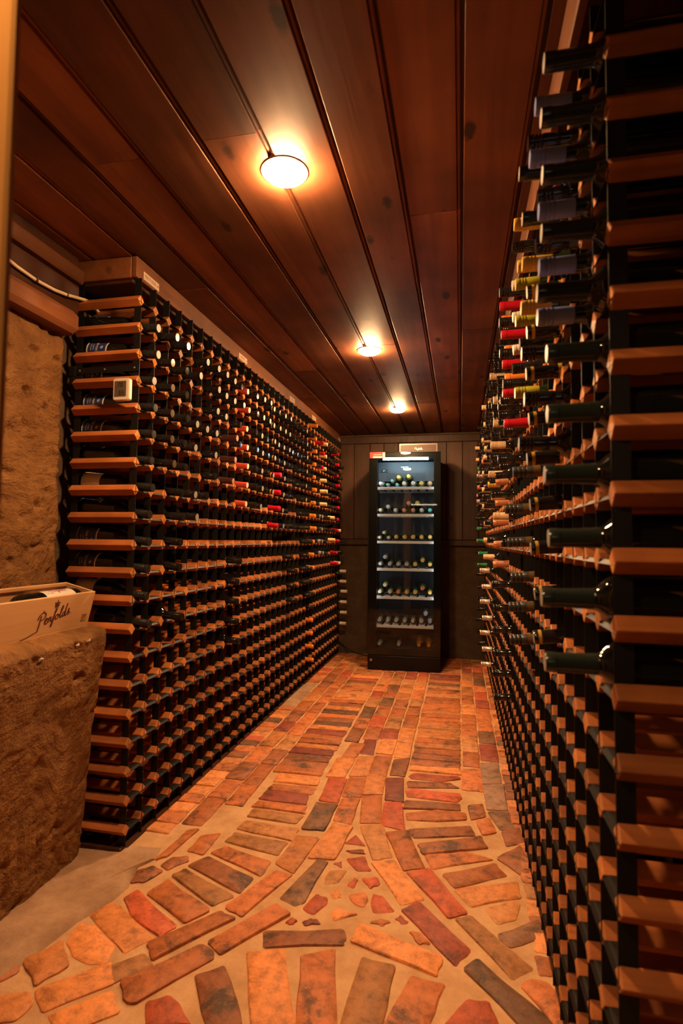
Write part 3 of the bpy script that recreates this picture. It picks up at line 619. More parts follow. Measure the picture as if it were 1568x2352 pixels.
# kind: glass shape, glass, cap profile, cap materials, protrusion, wording
KINDS = {
 'bw': (BURG, 'black_glass', SCREW, ('cap_black_matt', 'cap_pale'), .044, 'bottle with pale-ended black screw cap'),
 'bm': (BURG, 'black_glass', SCREW, ('cap_black_matt', 'cap_black_matt'), .034, 'bottle with ribbed matt-black screw cap'),
 'gold': (BURG, 'black_glass', SCREW, ('cap_black', 'cap_bronze'), .060, 'bottle with black cap, reflection painted bronze'),  # bronze end stands for a warm reflection on the glossy black tip
 'bk': (BORD, 'black_glass', SCREW, ('cap_black', 'cap_black'), .060, 'bottle with glossy black cap'),
 'w': (BORD, 'black_glass', SCREW, ('cap_black', 'cap_pale'), .064, 'bottle with white-ended black cap'),
 'red': (BORD, 'black_glass', FOIL, ('cap_red', 'cap_red_end'), .050, 'bottle with scarlet capsule'),
 'brown': (BORD, 'black_glass', FOIL, ('cap_brown', 'cap_copper'), .066, 'bottle with dark brown capsule'),
 'crim': (BORD, 'black_glass', FOIL, ('cap_crimson', 'cap_crimson'), .066, 'bottle with crimson capsule'),
 'orange': (BORD, 'black_glass', FOIL, ('cap_orange', 'cap_orange'), .055, 'bottle with orange capsule'),
 'cream': (BORD, 'black_glass', SCREW, ('cap_cream', 'cap_cream'), .070, 'bottle with cream screw cap'),
 'bluewhite': (BORD, 'black_glass', BAND, ('cap_navy', 'cap_pale', 'cap_pale'), .070, 'bottle with navy and white cap'),
 'white': (BORD, 'green_glass', SCREW, ('cap_ivory', 'cap_ivory'), .085, 'bottle with ivory screw cap'),
 'A': (BORD, 'black_glass', FOIL, ('cap_green_black', 'cap_pale'), .090, 'bottle with pale-ended green-black capsule'),
 'blue': (BORD, 'black_glass', SCREW, ('cap_blue', 'cap_blue'), .088, 'bottle with slate-blue screw cap'),
 'C': (BORD, 'black_glass', RING, ('cap_black', 'cap_pale', 'cap_gold'), .064, 'bottle with gold-ringed black capsule'),
 'D': (BORD, 'black_glass', SCREW, ('cap_black', 'cap_pale'), .094, 'bottle with long pale-ended black cap'),
 'E': (BORD, 'black_glass', SKIRT, ('cap_charcoal', 'cap_charcoal', 'cap_bronze'), .074, 'bottle with charcoal and bronze cap'),
 'F': (BORD, 'black_glass', SCREW, ('cap_black', 'cap_black'), .076, 'bottle with plain glossy black cap'),
 'pink': (BORD, 'black_glass', SCREW, ('cap_silver', 'cap_silver'), .090, 'bottle with pinkish-silver screw cap'),
 'yellow': (BORD, 'green_glass', SCREW, ('cap_yellow', 'cap_yellow'), .084, 'bottle with yellow screw cap'),
 'olive': (BORD, 'green_glass', SCREW, ('cap_olive', 'cap_yellow'), .070, 'bottle with olive-green screw cap'),
 'pw': (BORD, 'green_glass', SKIRT, ('cap_pinkwhite', 'cap_pinkwhite', 'cap_navy'), .064, 'bottle with greyish-pink screw cap'),
 'green': (BORD, 'green_glass', FOIL, ('cap_green', 'cap_green'), .084, 'bottle with emerald-green capsule'),
 'salmon': (BORD, 'green_glass', FOIL, ('cap_salmon', 'cap_salmon'), .090, 'bottle with salmon-pink capsule'),
 'copper': (BORD, 'black_glass', FOIL, ('cap_copper', 'cap_copper'), .066, 'bottle with copper-orange capsule'),
}
GLASS_ME = {}; CAP_ME = {}
def glass_mb(prof): return MB().lathe(prof, 20)
def cap_mb(prof): return MB().lathe([(a, r) for a, r, k in prof], 18, [k for a, r, k in prof][:-1], cap=(True, False))
for k, (pr, g, cp, cm, po, wd_) in KINDS.items():
    gk = (id(pr), g)
    if gk not in GLASS_ME: GLASS_ME[gk] = glass_mb(pr).mesh('bottle_glass', [g], 50)
    CAP_ME[k] = cap_mb(cp).mesh('bottle_cap', list(cm), 35)
L_SPEC = {0: {'bw': [1, 2, 3], 'bm': [4, 5, 6, 7, 8, 9, 10, 11, 12]}, 1: {'gold': [1, 2, 3, 4, 5, 6]}, 2: {'bk': [1, 2, 3, 4, 5, 6, 7, 8, 9, 10, 12]},
 3: {'w': [2, 4, 5, 7, 8]}, 4: {'w': [1, 4], 'bk': [7]}, 5: {'w': [1, 2, 3, 4, 5], 'bk': [6]}, 6: {'w': [1, 2, 3], 'bk': []}, 7: {'w': [1, 2], 'brown': [4, 5, 6]},
 8: {'bk': [1, 2, 3, 4, 10, 11, 12, 13, 14]}, 9: {'red': [1, 2, 3, 4, 5, 6, 7]}, 10: {'bk': [1, 2, 3, 4, 5, 6, 7]}, 11: {'w': [1, 2, 3, 4, 5, 6, 7]},
 12: {'w': [1, 2], 'bk': [3, 4, 5, 6]}, 13: {'C': [1, 2, 3, 4, 5, 6]}, 14: {'bk': [1, 4], 'w': [2, 3], 'crim': [5, 6, 7, 8]}, 15: {'w': [1, 2, 3, 4, 5, 6, 7, 8]},
 16: {'w': [1, 2, 3], 'bk': [4, 5, 6, 7, 8]}, 17: {'bk': [1, 2, 3, 4, 5, 6, 8, 10]}, 18: {'bk': [1, 2, 3, 8, 11, 12, 13]}, 19: {'bk': [1, 2, 3, 4, 5]},
 20: {'w': [1, 2, 3, 4, 5, 6], 'bk': [7, 8]}, 21: {'bk': [1, 2, 3, 4, 5, 6, 7, 8, 9, 10, 11, 12]}, 22: {'bk': [1, 2, 3, 4, 5, 9, 11, 12, 13]},
 23: {'orange': [0, 1, 2, 3, 4, 5, 6, 7, 8, 9, 10, 11, 15, 16, 17, 18], 'bk': [13, 14]}, 24: {'bk': [2, 3, 4, 5, 6, 7, 8]}, 25: {'crim': [1, 2, 3], 'bluewhite': [7, 8, 9, 10]},
 26: {'cream': [1, 2, 3, 4, 5, 6], 'bk': [7, 8]}, 27: {'bk': [1, 2, 3, 4, 5, 6, 7, 8, 9, 10]}, 28: {'bk': [1, 2, 3, 4, 5, 6, 7, 8]}, 29: {'bk': [1, 2, 3, 4], 'cream': [7, 9]},
 30: {'bk': [1, 2, 3, 4, 5, 6, 7, 8]}, 31: {'crim': [1, 2, 3, 4, 5, 6, 7, 8, 9, 10, 11]}, 32: {'cream': [8, 11], 'bk': [2, 3, 4, 5, 6]},
 33: {'bk': [2, 3, 4, 5, 6, 7, 8, 9, 10, 11, 12]}, 34: {'white': [12, 13, 14, 15, 16, 17]}}
R_SPEC = {0: {'A': list(range(1, 12))}, 1: {'blue': [1, 2, 3, 4, 5]}, 2: {'bk': [1, 2, 3]}, 3: {'A': [1, 2], 'yellow': [3, 4], 'D': [5, 6, 7]}, 4: {'C': list(range(3, 12))},
 5: {'yellow': [1, 2], 'bk': [3, 4]}, 6: {'olive': [2, 3, 5], 'bk': [1]}, 7: {'bk': [4], 'E': [7]}, 8: {'pw': [1, 2, 3]}, 9: {'D': [1, 2, 3, 4], 'E': [8, 9, 10, 11, 12]}, 10: {'crim': [1, 2, 3, 4, 5]},
 11: {'orange': [1, 2, 3], 'bk': [4, 5]}, 12: {'bk': [1, 2, 3, 4, 5, 6], 'F': [9]}, 13: {'bk': [1, 2, 3, 4, 6]}, 14: {'bk': [1, 2, 3, 4]}, 15: {'cream': [2, 3, 4, 5, 8], 'bk': [1, 7]},
 16: {'bk': [1, 2, 3, 4, 5, 6, 7]}, 17: {'gold': [3, 4], 'cream': [6, 7], 'F': [11, 12, 13, 14, 15, 16]}, 18: {'C': [2, 3], 'copper': [6, 7, 8, 9, 10], 'bk': [1, 4, 5]},
 19: {'bk': [0, 1, 2, 3, 4, 5, 6, 7]}, 20: {'bk': [1, 2, 3, 4, 5, 7, 8, 9]}, 21: {'bk': [1, 2, 3, 4], 'yellow': [6]}, 22: {'cream': [4], 'bk': [1, 2, 5, 6, 7]}, 23: {'olive': [1], 'bk': [0, 2, 3, 4, 5, 8]},
 24: {'bk': [1, 2, 3, 4, 5, 6, 7]}, 25: {'cream': list(range(1, 11))}, 26: {'bk': [1, 2, 3, 4, 5, 6]}, 27: {'bk': [1, 2, 3, 5, 7], 'salmon': [4]}, 28: {'bk': [2, 3, 4, 6], 'pink': list(range(11, 18))},
 29: {'bk': [1, 2, 3, 5, 6, 8]}, 30: {'bk': [2, 3, 4, 5, 7]}, 31: {'copper': [2, 3, 5], 'bk': [1, 6]}, 32: {'bk': [1, 2, 4, 5, 7]}, 33: {'pink': [4], 'bk': [2, 3, 6, 8]}, 34: {'salmon': [5], 'bk': [1, 2, 3, 7]},
 35: {'pink': [4, 6], 'bk': [2, 3]}, 36: {'bk': [0, 2, 3, 5, 7]}, 37: {'gold': [3, 5, 7], 'bk': [1, 2]}, 38: {'green': [3, 11], 'bk': [1, 5, 6]}, 39: {'green': [8, 9, 10], 'gold': [4, 6]}, 40: {'cream': [1, 2], 'bk': [4, 5, 7]},
 41: {'salmon': [9, 5], 'bk': [1, 2, 3, 7]}, 42: {'bk': [2, 3, 4, 5, 6, 7, 8] + list(range(10, 19))}}
ONE = 'zero one two three four five six seven eight nine ten eleven twelve thirteen fourteen fifteen sixteen seventeen eighteen nineteen twenty'.split()
def word(n):
    if n <= 20: return ONE[n]
    return ('thirty' if n < 40 else 'forty') + ('' if n % 10 == 0 else '-' + ONE[n % 10]) if n >= 30 else 'twenty-' + ONE[n % 10]
BOT = []
for side, spec in (('L', L_SPEC), ('R', R_SPEC)):
    for c, d in spec.items():
        for k, rows in d.items():
            for r in rows:
                y = (YL if side == 'L' else YR) + .05 + .1*c
                BOT.append([dist_cam(XL if side == 'L' else XR, y, zrow(r)), side, c, r, k, y])
BOT.sort(); rbt = random.Random(21)
def bottle_matrix(side, r, k, y):
    pr, g, cp, cm, po, w_ = KINDS[k]; po = po + rbt.uniform(-.009, .009)
    if side == 'R' and k in ('bk', 'crim', 'orange', 'cream', 'gold'): po += .020
    sx = .3 - po - .016; bx = max(.004, .3 - po - (PEG-.016)); zf = rad(pr, sx) + .0012; zb = rad(pr, bx) + .0012
    sl = (zf - zb)/(sx - bx); a = math.atan(sl)
    z0 = zrow(r) + zb - sl*bx
    tip = XL + po if side == 'L' else XR - po
    s = 1 if side == 'L' else -1
    Mx = Matrix.Translation((tip - s*.3, y + rbt.uniform(-.004, .004), z0)) @ Matrix.Rotation(0 if side == 'L' else math.pi, 4, 'Z') @ Matrix.Rotation(-a, 4, 'Y') @ Matrix.Rotation(rbt.uniform(0, 6.28), 4, 'X')
    return Mx
bot_rest = MB(); rest_mats = []
def rmi(n):
    if n not in rest_mats: rest_mats.append(n)
    return rest_mats.index(n)
N_SINGLE = 262; BOTTLES = {}
for i, (d, side, c, r, k, y) in enumerate(BOT):
    pr, g, cp, cm, po, w_ = KINDS[k]; Mx = bottle_matrix(side, r, k, y)
    if i < N_SINGLE:
        o = link('wine_bottle', GLASS_ME[(id(pr), g)]); o.matrix_world = Mx
        tag(o, '%s, row %s down, column %s from doorway, %s' % (w_, word(r+1), word(c+1), 'ledge-side rack' if side == 'L' else 'opposite rack'), 'wine bottle', 'wine bottles lying in the racks')
        link('screw_cap' if cp in (SCREW, SKIRT) else 'capsule', CAP_ME[k], o)
        BOTTLES[(side, c, r)] = o
    else:
        gm = MB().lathe(pr, 12); bot_rest.add([Mx @ Vector(v) for v in gm.v], gm.f, rmi(g))
        cmb_ = MB().lathe([(a, q) for a, q, kk in cp], 12, [kk for a, q, kk in cp][:-1], cap=(True, False)); o_ = len(bot_rest.v)
        bot_rest.v += [tuple(Mx @ Vector(v)) for v in cmb_.v]
        for f, mi in zip(cmb_.f, cmb_.m): bot_rest.f.append([q+o_ for q in f]); bot_rest.m.append(rmi(cm[mi]))
o = bot_rest.build('far_wine_bottle', rest_mats, smooth=40); tag(o, 'dark wine bottles in the farthest columns of both racks', 'wine bottles', 'wine bottles lying in the racks', 'stuff')

# ---- labels on the bottles at the open end of the ledge-side rack
plain('label_blue', (.018, .035, .13), .5); plain('label_white', (.72, .66, .6), .55); plain('label_tan', (.30, .17, .09), .55); plain('label_ink', (.05, .045, .05), .6)
RL = .0381
def wrap(vs, x0, ang, r): return [(x0 + v[1], -r*math.cos(ang + v[0]/r), -r*math.sin(ang + v[0]/r)) for v in vs]
def label_patch(o, mat, x0, x1, a0, a1, r=RL, name='label'):
    vs = []; n = 16
    for i in range(n+1):
        a = a0 + (a1-a0)*i/n
        for x in (x0, x1): vs.append((x, -r*math.cos(a), -r*math.sin(a)))
    return MB().add(vs, [(2*i, 2*i+1, 2*i+3, 2*i+2) for i in range(n)]).build(name, mat, o, smooth=60)
def swirl():
    vs, fs = [], []
    for k in range(2):
        pts = []
        for i in range(9):
            t = i/8; a = k*math.pi + 3.6*t; q = .0052*(1-.62*t); pts.append((q*math.cos(a), q*math.sin(a)))
        v, f = stroke(pts, .0022); o = len(vs); vs += v; fs += [tuple(i+o for i in ff) for ff in f]
    return vs, fs
T_NAME = text_mesh('STORM BAY', .0125, spacing=1.05); T_SUB = text_mesh('TASMANIA', .0052); T_SUB2 = text_mesh('PINOT NOIR', .0052); SW = swirl()
def storm(o, ang):
    lb = label_patch(o, 'label_blue', .024, .100, ang-1.25, ang+1.25); lb['label'] = 'navy blue wine label with white lettering'
    label_patch(lb, 'label_white', .100, .105, ang-1.25, ang+1.25, name='label_border'); label_patch(lb, 'label_white', .019, .024, ang-1.25, ang+1.25, name='label_border')
    m = MB()
    for (vs, fs), x in ((T_NAME, .062), (T_SUB, .048), (T_SUB2, .038), (SW, .083)): m.add(wrap([(-v[0], v[1]) for v in vs], x, ang, RL+.0004), fs)
    m.build('lettering', 'label_white', lb)
def roll_fix(o): # undo the random roll so the label faces the aisle end
    pass
for (r, kind, ang) in ((1, 'edge', 1.5), (2, 'storm', .25), (3, 'storm', .2), (4, 'storm', .2), (5, 'storm', .15), (6, 'edge', 1.55), (7, 'white', .1), (8, 'edge', 1.45), (9, 'storm', -.35), (10, 'storm', .1), (11, 'pale', .9), (12, 'tan', .0)):
    o = BOTTLES.get(('L', 0, r))
    if not o: continue
    m3 = o.matrix_world.copy(); loc, q, sc = m3.decompose(); ax = m3.to_3x3() @ Vector((1, 0, 0)); a = math.atan2(ax.z, math.hypot(ax.x, ax.y))
    o.matrix_world = Matrix.Translation(loc) @ Matrix.Rotation(-a, 4, 'Y')
    # angle: 0 faces the doorway end (-y), positive turns the label downwards, negative upwards
    if kind == 'storm': storm(o, -ang)
    elif kind == 'edge': storm(o, -ang - .55)
    elif kind == 'white':
        lb = label_patch(o, 'label_white', .022, .100, -ang-1.2, -ang+1.2); lb['label'] = 'plain white back label with small print'
        m = MB()
        for j in range(7):
            for s in (-1, 0, 1):
                w = .014*random.uniform(.6, 1); m.add(wrap([(s*.022-w, j*.0075), (s*.022+w*.5, j*.0075), (s*.022+w*.5, j*.0075+.0012), (s*.022-w, j*.0075+.0012)], .035, -ang, RL+.0003), [(0, 1, 2, 3)])
        m.build('small_print', 'label_tan', lb)
    elif kind == 'pale': label_patch(o, 'label_white', .020, .100, -ang-1.3, -ang+.9)
    else: label_patch(o, 'label_tan', .020, .095, -ang-1.2, -ang+1.2)

# ================================================================ THE TWO RACKS
def peg_mesh():
    h = .0205; c = .0009; L = PEG
    poly = [(0-c, h-c), (0+c, h-c), (h-c, c), (h-c, -c), (c, -h+c), (-c, -h+c), (-h+c, -c), (-h+c, c)]
    m = MB(); e = .002
    n = len(poly)
    def ring(x, s): return [(x, p[0]*s, p[1]*s) for p in poly]
    rs = ring(0, .94) + ring(e, 1) + ring(L-e, 1) + ring(L, .94)
    fs = [tuple(range(n)), tuple(range(4*n-1, 3*n-1, -1))]
    for k in range(3):
        for i in range(n): fs.append((k*n+i, k*n+(i+1) % n, k*n+n+(i+1) % n, k*n+n+i))
    m.add(rs, fs[2:]); m.f += [list(fs[0]), list(fs[1])]; m.m += [1, 1]
    return m
PEG_MB = peg_mesh(); PEG_ME = PEG_MB.mesh('peg', ['peg_wood', 'lit_peg_end'])
def rack(side):
    X, Y, n = (XL, YL, NL) if side == 'L' else (XR, YR, NR); s = 1 if side == 'L' else -1
    lab = 'long floor-to-ceiling rack of reddish wooden pegs and black steel beside the earth ledge' if side == 'L' else 'long floor-to-ceiling rack of reddish wooden pegs and black steel opposite the ledge'
    R_ = thing('wine_rack', lab, 'wine rack', (X, Y, 0))
    # local: +u runs out of the rack face for L (so the body lies at negative u); mirrored for R
    cells = sorted([(dist_cam(X, Y+.1*c, zrow(r)), c, r) for c in range(n) for r in range(20)])
    pr = MB(); rp = random.Random(4)
    for i, (d, c, r) in enumerate(cells):
        y, z = .1*c, zrow(r); dx = rp.uniform(-.0012, .0012)
        x0 = -PEG + dx if s == 1 else dx
        if i < 300: link('peg', PEG_ME, R_, (x0, y, z))
        else:
            o0 = len(pr.v); pr.v += [(v[0]+x0, v[1]+y, v[2]+z) for v in PEG_MB.v]; pr.f += [[q+o0 for q in f] for f in PEG_MB.f]; pr.m += PEG_MB.m
    tag(pr.build('far_peg', ['peg_wood', 'lit_peg_end'], R_), 'wooden pegs in the far part of the rack', kind='stuff')
    w = .027; ln = .1*(n-1)
    for front in (1, 0):
        u0, u1 = (-w, .0006) if front else (-PEG-.0006, -PEG+w)
        up_ = MB().box((u0 if s == 1 else -u1, -.0008, .018), (u1 if s == 1 else -u0, .0008, 2.060 if s == 1 else 2.040)).mesh('upright', ['black_steel'])
        for c in range(n): link('upright', up_, R_, (0, .1*c, 0))
        # shelf strip: flat blade with a rolled front edge
        f = .0006; pts = [(f-.0005, -.0065), (f+.0006, -.0062), (-.0045, .0006), (-.012, .0011), (-w, .0011), (-w, 0), (-.012, -.0001), (-.0052, -.0006)]
        if not front: pts = [(-PEG-.0006-p[0], p[1]) for p in pts]
        pts = [(p[0]*s, p[1]) for p in pts]
        st = MB().prism(pts, -.014, ln+.014, 'Y').mesh('shelf_strip', ['black_steel'], 40)
        for r in range(20): link('shelf_strip', st, R_, (0, 0, zrow(r)))
    # plinth and fascia
    a, b = (-PEG+.01, -.006) if s == 1 else (.006, PEG-.01)
    MB().cbox((a, -.02, 0), (b, ln+.02, .020), .003).build('base_board', 'dark_board', R_)
    a, b = (-.022, -.002) if s == 1 else (.002, .022)
    zt = ZC - .0005; zb = 2.062
    if s == 1:
        MB().cbox((-.036, -.012, zb), (-.014, ln+.04, zt), .003).build('fascia', 'fascia_wood', R_)
        MB().cbox((-PEG, -.012, zb), (-.0365, .012, zt), .003).build('end_fascia', 'fascia_wood', R_)
        MB().cbox((-PEG+.004, .0, zb-.014), (-.037, ln, zb-.001), .002).build('top_board', 'dark_board', R_)
    else:
        MB().cbox((-.022, -.1, zb-.02), (-.003, ln+.04, zt), .003).build('fascia', 'fascia_wood', R_)
        MB().cbox((-.0025, -.02, zb), (PEG, ln, zb+.012), .002).build('top_board', 'dark_board', R_)
    return R_
RK_L = rack('L'); RK_R = rack('R')
# steel tie bar and wall bracket at the open end of the ledge-side rack
plain('bolt', (.3, .27, .24), .35, .7)
tb = MB().box((-.272, -.0045, 1.712), (-.002, -.0015, 1.735)).build('tie_bar', 'black_steel', RK_L)
for x in (-.245, -.14, -.018): MB().lathe([(-.007, .0026), (-.0045, .0042)], 8, axis='Y').build('bolt', 'bolt', tb, loc=(x, 0, 1.724))
MB().box((-.285, -.010, 1.705), (-.262, .002, 1.742)).box((-.285, -.008, 1.672), (-.268, .002, 1.704)).build('wall_bracket', 'black_steel', RK_L)
# handwritten paper tags on the fascia
plain('tag_paper', (.62, .45, .34), .7); plain('tag_ink', (.02, .015, .012), .6)
def shelf_tag(parent, s, y0, y1, z0, z1, txt, lab):
    x = (-.0135 if s == 1 else -.0225)*1.0
    o = MB().box((x if s == 1 else x-.0006, y0, z0), (x+.0006 if s == 1 else x, y1, z1)).build('shelf_tag', 'tag_paper', parent); o['label'] = lab
    cy, cz, h, xx = (y0+y1)/2, (z0+z1)/2, z1-z0, (x+.0009 if s == 1 else x-.0009); m = MB()
    if txt:
        vs, fs = text_mesh(txt, h*.62); w = max(v[0] for v in vs)-min(v[0] for v in vs); k = min(1, (y1-y0)*.70/w)
        m.add([(xx, cy - .08*(y1-y0) + s*v[0]*k, cz+v[1]) for v in vs], fs)
        ax = cy + s*(y1-y0)*.33; a = s*.009
        m.add([(xx, ax, cz-.0009), (xx, ax+a, cz-.0009), (xx, ax+a, cz+.0009), (xx, ax, cz+.0009)], [(0, 1, 2, 3)]); m.add([(xx, ax+a, cz-.004), (xx, ax+a*1.7, cz), (xx, ax+a, cz+.004)], [(0, 1, 2)])
    else:
        for k in range(5):
            y = y0 + (y1-y0)*(.14+.16*k); m.add([(xx, y, cz-h*.22), (xx, y+.009, cz-h*.15), (xx, y+.010, cz+h*.2), (xx, y+.002, cz+h*.22)], [(0, 1, 2, 3)])
    m.build('lettering', 'tag_ink', o)
shelf_tag(RK_L, 1, .032, .140, 2.072, 2.102, 'PINOT NOIR', 'handwritten paper tag reading PINOT NOIR with an arrow')
shelf_tag(RK_L, 1, .955, 1.070, 2.072, 2.103, 'SHIRAZ', 'handwritten paper tag with an arrow')
for a in (1.87, 2.47, 3.45): shelf_tag(RK_L, 1, a, a+.115, 2.074, 2.104, None, 'small handwritten paper tag')
shelf_tag(RK_R, -1, 1.70, 1.80, 2.062, 2.094, None, 'small handwritten paper tag')

# ================================================================ HYGROMETER on the rack end
plain('hygro_white', (.74, .62, .5), .4); plain('lcd', (.10, .075, .055), .25); plain('lcd_dark', (.02, .017, .013), .4)
hy = thing('hygrometer', 'small white digital thermometer with grey screen clipped to the rack end', 'thermometer', (-1.1865, 1.775, 1.592))
def rrect(w, h, r, n=5):
    out = []
    for cx, cz, a0 in ((w/2-r, h/2-r, 0), (-w/2+r, h/2-r, 1), (-w/2+r, -h/2+r, 2), (w/2-r, -h/2+r, 3)):
        for k in range(n+1): a = (a0 + k/n)*math.pi/2; out.append((cx+r*math.cos(a), cz+r*math.sin(a)))
    return out
def plate(w, h, r, y0, y1, mat, name, parent, cx=0, cz=0): return MB().prism([(p[0]+cx, p[1]+cz) for p in rrect(w, h, r)], y0, y1, 'Y').build(name, mat, parent)
plate(.066, .080, .008, -.014, .0, 'hygro_white', 'case', hy, 0, .04); plate(.061, .075, .007, -.0155, -.014, 'hygro_white', 'front_bezel', hy, 0, .04)
sc = plate(.046, .056, .002, -.0162, -.0154, 'lcd', 'screen', hy, -.003, .042)
def seg7(ch, x, z, w, h, t):
    S = {'0': 'abcdef', '1': 'bc', '2': 'abged', '5': 'afgcd', '6': 'afgedc'}[ch]; m = []
    R7 = {'a': (0, h-t, w, h), 'd': (0, 0, w, t), 'g': (0, h/2-t/2, w, h/2+t/2), 'f': (0, h/2, t, h), 'b': (w-t, h/2, w, h), 'e': (0, 0, t, h/2), 'c': (w-t, 0, w, h/2)}
    return [(x+R7[k][0], z+R7[k][1], x+R7[k][2], z+R7[k][3]) for k in S]
dg = MB()
for ch, x, z in (('2', -.013, .049), ('0', -.002, .049), ('6', -.008, .020), ('5', .003, .020)):
    for a, b, c_, d_ in seg7(ch, x, z, .008, .015, .0017): dg.box((a, -.0166, b), (c_, -.0162, d_))
dg.build('digits', 'lcd_dark', sc)

# ================================================================ WOODEN WINE BOX on the ledge
bx = thing('wine_box', 'open pale pine wine box with branded script lettering lying on the ledge', 'box', (-1.2755, 1.28, .789))
bx.rotation_euler = (0, math.radians(14), 0)
BW, BL, BH, TH = .122, .455, .128, .009
MB().box((-BW, 0, 0), (0, BL, TH)).build('bottom', 'pine', bx)
fr_ = MB().cbox((-TH, 0, TH), (0, BL, BH), .001).build('front_side', 'pine', bx)
MB().cbox((-BW, 0, TH), (-BW+TH, BL, BH), .001).build('back_side', 'pine', bx)
for a in (0, BL-TH): MB().cbox((-BW+TH, a, TH), (-TH, a+TH, BH), .001).build('end_panel', 'pine', bx)
MB().box((-BW+TH, TH, BH-.013), (-BW+TH+.004, BL-TH, BH-.010)).build('lid_groove', 'fascia_wood', bx)
for a in (.09, .33): MB().cbox((-BW+TH, a, TH), (-TH, a+.02, TH+.0215), .001).build('bottle_cradle', 'pine', bx)
plain('brand_ink', (.10, .022, .014), .7)
def onface(vs, y, z, k=1.0): return [(.0006, y + v[0]*k, z + v[1]*k) for v in vs]
SCRIPT = [  # hand-drawn script, one list per pen stroke (x to the right, y up), drawn on a 10 x 3 grid
 [(.55, 2.3), (.35, 1.6), (.15, .8), (-.05, .1), (-.3, -.45), (-.9, -.5), (-2.6, -.75), (-3.9, -.75)],
 [(-.25, 1.7), (.1, 2.4), (.8, 2.75), (1.5, 2.5), (1.45, 1.85), (.9, 1.45), (.35, 1.45)], [(.9, 2.75), (1.1, 3.1)],
 [(1.35, .75), (1.75, 1.0), (1.95, 1.3), (1.7, 1.45), (1.45, 1.05), (1.5, .5), (1.85, .4), (2.25, .75)],
 [(2.3, 1.35), (2.3, .95), (2.2, .5)], [(2.25, .85), (2.6, 1.35), (2.85, 1.3), (2.8, .8), (2.9, .45), (3.2, .65)],
 [(3.2, .7), (3.8, 1.7), (4.15, 2.35), (4.0, 2.5), (3.75, 1.8), (3.45, .6), (3.15, -.35), (2.95, -.6), (3.0, -.2), (3.45, .55)],
 [(4.35, 1.35), (4.0, 1.1), (4.0, .55), (4.4, .5), (4.7, .95), (4.5, 1.35), (4.3, 1.3)], [(4.6, 1.2), (5.0, 1.1)],
 [(5.0, .9), (5.5, 1.8), (5.8, 2.45), (5.6, 2.6), (5.35, 1.9), (5.1, .8), (5.25, .45), (5.6, .75)],
 [(6.25, 1.3), (5.85, 1.25), (5.65, .75), (5.85, .5), (6.2, .8), (6.4, 1.4)], [(6.85, 2.8), (6.55, 1.8), (6.3, .8), (6.45, .45), (6.8, .75)],
 [(6.85, .8), (7.3, 1.35), (7.35, 1.6), (7.25, 1.2), (7.45, .8), (7.2, .45), (6.95, .55)], [(7.8, .5), (7.82, .6)]]
m = MB(); k = .0175
for st in SCRIPT:
    vs, fs = stroke(st, .34); ca, sa = math.cos(.19), math.sin(.19)
    m.add(onface([((v[0]*ca - v[1]*sa), (v[0]*sa + v[1]*ca)) for v in vs], .215, .030, k), fs)
m.build('brand_script', 'brand_ink', fr_)
m = MB()  # small crest above the script
for a in [(0, .9, .16, .35), (-.55, .45, .3, .22), (0, .5, .3, .2), (.55, .45, .3, .22), (-.35, -.1, .38, .38), (.35, -.1, .38, .38), (0, -.2, .25, .55), (-.45, -.65, .12, .2), (0, -.9, .12, .2), (.45, -.65, .12, .2)]:
    vs = [(a[0]+a[2]*math.cos(t*.7854), a[1]+a[3]*math.sin(t*.7854)) for t in range(8)]; m.add(onface(vs, .275, .100, .0145), [tuple(range(8))])
m.build('brand_crest', 'brand_ink', fr_)
m = MB()  # square stamp at the end
for a in ((-1, -1, 1, -.85), (-1, .85, 1, 1), (-1, -1, -.85, 1), (.85, -1, 1, 1), (-.55, -.6, -.35, .6), (-.1, -.6, .1, .6), (.1, .4, .6, .6), (.1, -.05, .45, .12)):
    m.add(onface([(a[0], a[1]), (a[2], a[1]), (a[2], a[3]), (a[0], a[3])], .423, .038, .012), [(0, 1, 2, 3)])
m.build('brand_stamp', 'brand_ink', fr_)
bt = glass_mb([(x*1.25, r*1.25) for x, r in BORD]).build('wine_bottle', 'black_glass', smooth=50)
tag(bt, 'large wine bottle with white label lying inside the open pine box', 'wine bottle')
link('capsule', cap_mb([(a*1.25, r*1.25, kk) for a, r, kk in FOIL]).mesh('capsule', ['cap_crimson', 'cap_crimson'], 35), bt)
bt.matrix_world = Matrix.Translation((-1.2755, 1.28, .789)) @ Matrix.Rotation(math.radians(14), 4, 'Y') @ Matrix.Translation((-.061, BL-TH-.008, TH+.0685)) @ Matrix.Rotation(-math.pi/2, 4, 'Z')
lb = MB(); vs = []; r = .0466
for i in range(17):
    a = math.pi*(i/16)
    for xx in (.035, .17): vs.append((xx, r*math.cos(a), r*math.sin(a)))
lb.add(vs, [(2*i, 2*i+1, 2*i+3, 2*i+2) for i in range(16)]); lb = lb.build('label', 'label_white', bt, smooth=60); lb['label'] = 'white paper label with red script'
m = MB()
for st in SCRIPT:
    v, f = stroke(st, .3); m.add([(.13 - q[0]*.009, .0468*math.cos(1.57 + q[1]*.17 - .2), .0468*math.sin(1.57 + q[1]*.17 - .2)) for q in v], f)
m.build('label_script', 'cap_crimson', lb)

